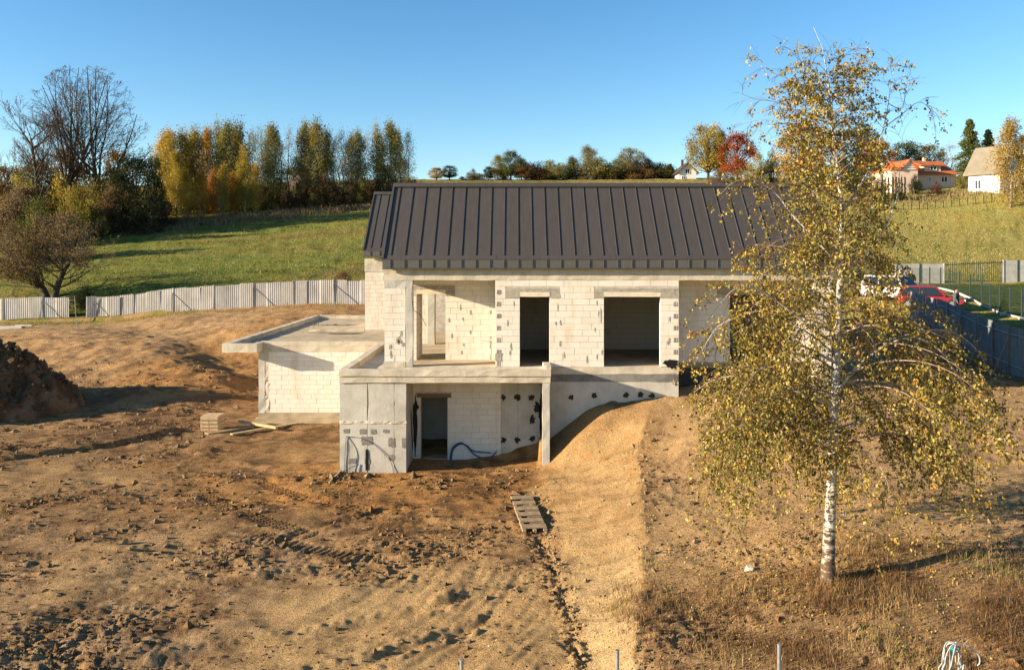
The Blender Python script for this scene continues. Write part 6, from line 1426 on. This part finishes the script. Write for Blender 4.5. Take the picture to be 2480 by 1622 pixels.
# ------------------------------------------------------------------ clods, dry grass, fallen leaves, meadow tufts
def scatter_clods():
    r = np.random.default_rng(3); n = 190000; d = np.exp(r.uniform(math.log(12.5), math.log(46), n)); u = r.uniform(-.70, .70, n); x = d*u; y = d - D0
    den = rough_mask(x, y) * (.35 + .9*np.clip(fbm(x*.45, y*.45, 90, 3) + .35, 0, 1.2)); s = bank_s(x, y)
    den = den + 2.2*np.exp(-((s+.06)/.12)**2)*(y < -3) + .25*np.exp(-((s-1.05)/.08)**2)*(y < -2)
    den *= ~((x > -12.4) & (x < 11.2) & (y > -.9)) ; den *= (x < 19.5); keep = r.random(n) < den*.42
    x, y, d = x[keep], y[keep], d[keep]; z = ground_h(x, y); k = len(x); sz = np.clip(r.lognormal(math.log(.021), .6, k), .009, .11)*np.clip(d/20, .8, 1.5)
    I = np.array([(1,0,0),(-1,0,0),(0,1,0),(0,-1,0),(.1,.1,1),(0,0,-1)], float); NV = 6
    Fc = np.array([(0,2,4),(2,1,4),(1,3,4),(3,0,4),(2,0,5),(1,2,5),(3,1,5),(0,3,5)])
    V = I[None]*r.uniform(.6, 1.35, (k, NV, 1))*sz[:, None, None]*r.uniform(.6, 1.5, (k, 1, 3)); V[:, :, 2] *= .72; a = r.uniform(0, 6.28, k); c, s_ = np.cos(a)[:, None], np.sin(a)[:, None]
    X = V[:, :, 0]*c - V[:, :, 1]*s_ + x[:, None]; Y = V[:, :, 0]*s_ + V[:, :, 1]*c + y[:, None]; Z = V[:, :, 2] + (z + sz*.15)[:, None]
    V = np.stack([X, Y, Z], -1).reshape(-1, 3); Q = (Fc[None] + (np.arange(k)*NV)[:, None, None]).reshape(-1, 3)
    pal = np.array([(.31,.205,.105),(.20,.125,.065),(.36,.25,.135),(.15,.095,.05),(.30,.17,.07)]); col = np.ones((k, 4)); col[:, :3] = pal[r.integers(0, 5, k)]*r.uniform(.75, 1.2, (k, 1)); sb = bank_s(x, y); lt = (sb > -.05) & (sb < 1.1) & (y < 0); col[lt, :3] = np.array((.44,.31,.16))
    me = np_mesh("soil_clods", V, Q, SOIL, False, {"soil": ('POINT', 'FLOAT_COLOR', np.repeat(col, NV, 0))}); o = bpy.data.objects.new("soil_clods", me); put(o, "soil_clods"); tag(o, "loose clods of brown earth strewn over the building site", "soil clods", kind="stuff")
scatter_clods()
def m_grass(name, stops):
    t = NT(name); lv = t.n("ShaderNodeAttribute", attribute_name="lv"); col = t.ramp(lv.outputs["Fac"], stops); d = t.n("ShaderNodeBsdfDiffuse"); t.set(d.inputs[0], col); tr = t.n("ShaderNodeBsdfTranslucent"); t.set(tr.inputs[0], col)
    mx = t.n("ShaderNodeMixShader"); mx.inputs[0].default_value = .25; t.t.links.new(d.outputs[0], mx.inputs[1]); t.t.links.new(tr.outputs[0], mx.inputs[2]); t.t.links.new(mx.outputs[0], t.out.inputs[0]); return t.m
def blades(name, x, y, h, w, lv, mat, label, cat, r, lean=.55):
    z = ground_h(x, y) - .01; k = len(x); a = r.uniform(0, 6.28, k); b = r.uniform(0, 6.28, k); L = r.uniform(.1, 1, k)*lean
    dx, dy = np.cos(a)*w/2, np.sin(a)*w/2; lx, ly = np.cos(b)*L*h, np.sin(b)*L*h; hz = h*np.sqrt(np.clip(1 - (L*.8)**2, .2, 1))
    p = lambda X, Y, Z: np.stack([X, Y, Z], -1)
    V = np.stack([p(x-dx, y-dy, z), p(x+dx, y+dy, z), p(x+lx*.35+dx*.7, y+ly*.35+dy*.7, z+hz*.6), p(x+lx*.35-dx*.7, y+ly*.35-dy*.7, z+hz*.6), p(x+lx, y+ly, z+hz)], 1).reshape(-1, 3); i = (np.arange(k)*5)[:, None]
    Q = np.concatenate([i+np.array([[0,1,2]]), i+np.array([[0,2,3]]), i+np.array([[3,2,4]])], 1).reshape(-1, 3)
    me = np_mesh(name, V, Q, mat, False, {"lv": ('FACE', 'FLOAT', np.repeat(lv, 3))}); o = bpy.data.objects.new(name, me); put(o, name); tag(o, label, cat, kind="stuff")
STRAW = m_grass("dry_grass", [(0, (.08,.042,.022)), (.4, (.19,.105,.048)), (.7, (.36,.24,.11)), (.88, (.46,.33,.16)), (.93, (.13,.15,.04)), (1, (.17,.19,.05))])
MEAD = m_grass("meadow_grass", [(0, (.06,.09,.02)), (.4, (.15,.18,.04)), (.7, (.30,.27,.08)), (1, (.40,.31,.14))])
WEED = m_grass("dry_weeds", [(0, (.10,.07,.035)), (.5, (.22,.15,.08)), (.8, (.30,.20,.12)), (1, (.13,.14,.05))])
r = np.random.default_rng(12)
n = 150000; x = r.uniform(1.7, 14, n); y = r.uniform(-19.5, -9.0, n); den = sstep(-9.8, -12.0, y + .9*noise(x*.5, y*.5, 95)) * sstep(1.9, 2.6, x + .15*(y+14)) * (.18 + np.clip(.45 + 1.1*fbm(x*.7, y*.7, 96, 3), 0, 1.2)); den += 1.3*np.exp(-(((x-6.4)/1.0)**2 + ((y+12.4)/.6)**2))
k = r.random(n) < den*.9; x, y = x[k], y[k]; cl = np.clip(.5 + .6*noise(x*.9, y*.9, 97), 0, 1); h = r.uniform(.05, .19, len(x))*(.6 + 1.0*cl); h[r.random(len(x)) < .06] *= 2.0
blades("dry_grass", x, y, h, r.uniform(.004, .011, len(x)), np.clip(-.16 + .62*r.random(len(x)) + .9*np.clip(.5 + .7*noise(x*.55, y*.8, 197), 0, 1)*(.4 + .6*cl) - .1 + (r.random(len(x)) < .06)*.5, 0, 1), STRAW, "straw-coloured dry grass around and below the birch foot", "grass", r, .9)
n = 26000; x = r.uniform(-19, -3, n); y = r.uniform(-15, 3, n); den = np.clip(fbm(x*.5, y*.5, 98, 3) - .15, 0, 1); k = r.random(n) < den*.5; x, y = x[k], y[k]; blades("stubble_grass", x, y, r.uniform(.04, .13, len(x)), r.uniform(.005, .012, len(x)), r.random(len(x))*.85, STRAW, "sparse dead stubble in the churned mud on the left", "grass", r, .9)
n = 9000; x = r.uniform(-46, -8, n); fy_ = np.interp(x, FX, FY); y = fy_ + r.normal(-1.2, .9, n); den = np.clip(.6 + noise(x*.3, y*.5, 99), 0, 1)*np.where(x < -24, 1, .35); k = (r.random(n) < den) & (np.abs(y-fy_) > .15); x, y = x[k], y[k]; blades("verge_grass", x, y, r.uniform(.08, .3, len(x)), r.uniform(.012, .03, len(x)), r.random(len(x)), m_grass("verge", [(0, (.12,.13,.03)), (.5, (.27,.20,.07)), (1, (.38,.27,.12))]), "yellowish verge grass along the foot of the white fence", "grass", r)
# meadow tufts
n = 90000; d = np.exp(r.uniform(math.log(65), math.log(165), n)); px = r.uniform(-60, 905, n); x = (px-1247)*d/F; y = d-D0; fy_ = np.interp(x, FX, FY); den = .22 + np.clip(fbm(x*.12, y*.3, 100, 3), 0, 1)*1.2; den += 1.4*(y - fy_ < 3.5); k = (r.random(n) < den) & (y > fy_ + .3); x, y, d = x[k], y[k], d[k]
blades("meadow_grass", x, y, r.uniform(.10, .30, len(x))*np.where(y - np.interp(x, FX, FY) < 3.2, 1.5, 1), r.uniform(.03, .07, len(x))*d/80, np.clip(r.normal(.38, .22, len(x)) + .35*noise(x*.06, y*.12, 101), 0, 1), MEAD, "tufted green meadow grass behind the white fence", "grass", r, .8)
n = 60000; d = np.exp(r.uniform(math.log(79), math.log(135), n)); px = r.uniform(1950, 2560, n); x = (px-1247)*d/F; y = d-D0; k = (r.random(n) < .35 + np.clip(fbm(x*.15, y*.3, 102, 3), 0, 1)) & (y > 50.5); x, y, d = x[k], y[k], d[k]
blades("field_grass", x, y, r.uniform(.10, .30, len(x)), r.uniform(.03, .07, len(x))*d/90, np.clip(r.normal(.68, .2, len(x)) + .3*noise(x*.1, y*.12, 103) - .5*(y < 57), 0, 1), MEAD, "yellow-green field grass below the right-hand houses", "grass", r, .8)
# tall weeds at the wood edge and skyline
n = 12000; px = r.uniform(380, 990, n); e = np.interp(px, [380, 470, 640, 870, 990], [124, 126, 131, 143, 152]); d = e + r.normal(0, 3.2, n); x = (px-1247)*d/F; y = d-D0; k = r.random(n) < np.clip(.45 + noise(x*.25, y*.25, 104), 0, 1); x, y = x[k], y[k]
blades("edge_weeds", x, y, r.uniform(.2, 1.1, len(x)), r.uniform(.06, .14, len(x)), r.random(len(x)), WEED, "tall brown weeds along the edge of the birch wood", "weeds", r, .5)
n = 1500; px = r.uniform(2060, 2500, n); d = r.normal(128, 2.0, n); x = (px-1247)*d/F; y = d-D0; blades("house_weeds", x, y, r.uniform(.2, .9, n), r.uniform(.06, .14, n), r.random(n), WEED, "brownish weeds before the right-hand houses", "weeds", r, .6)
# fallen birch leaves
n = 5000; x = 6.1 + r.normal(0, 2.6, n); y = -11.7 + r.normal(0, 2.2, n); z = ground_h(x, y) + .015; C = np.stack([x, y, z], 1); me = leaf_mesh("fallen_leaves", C, r.uniform(.035, .06, n), np.clip(r.normal(.62, .2, n), 0, 1), LEAF_BIRCH, r, 0.0, .7); o = bpy.data.objects.new("fallen_leaves", me); put(o, "fallen_leaves"); tag(o, "yellow fallen birch leaves on the ground around the birch", "leaves", kind="stuff")
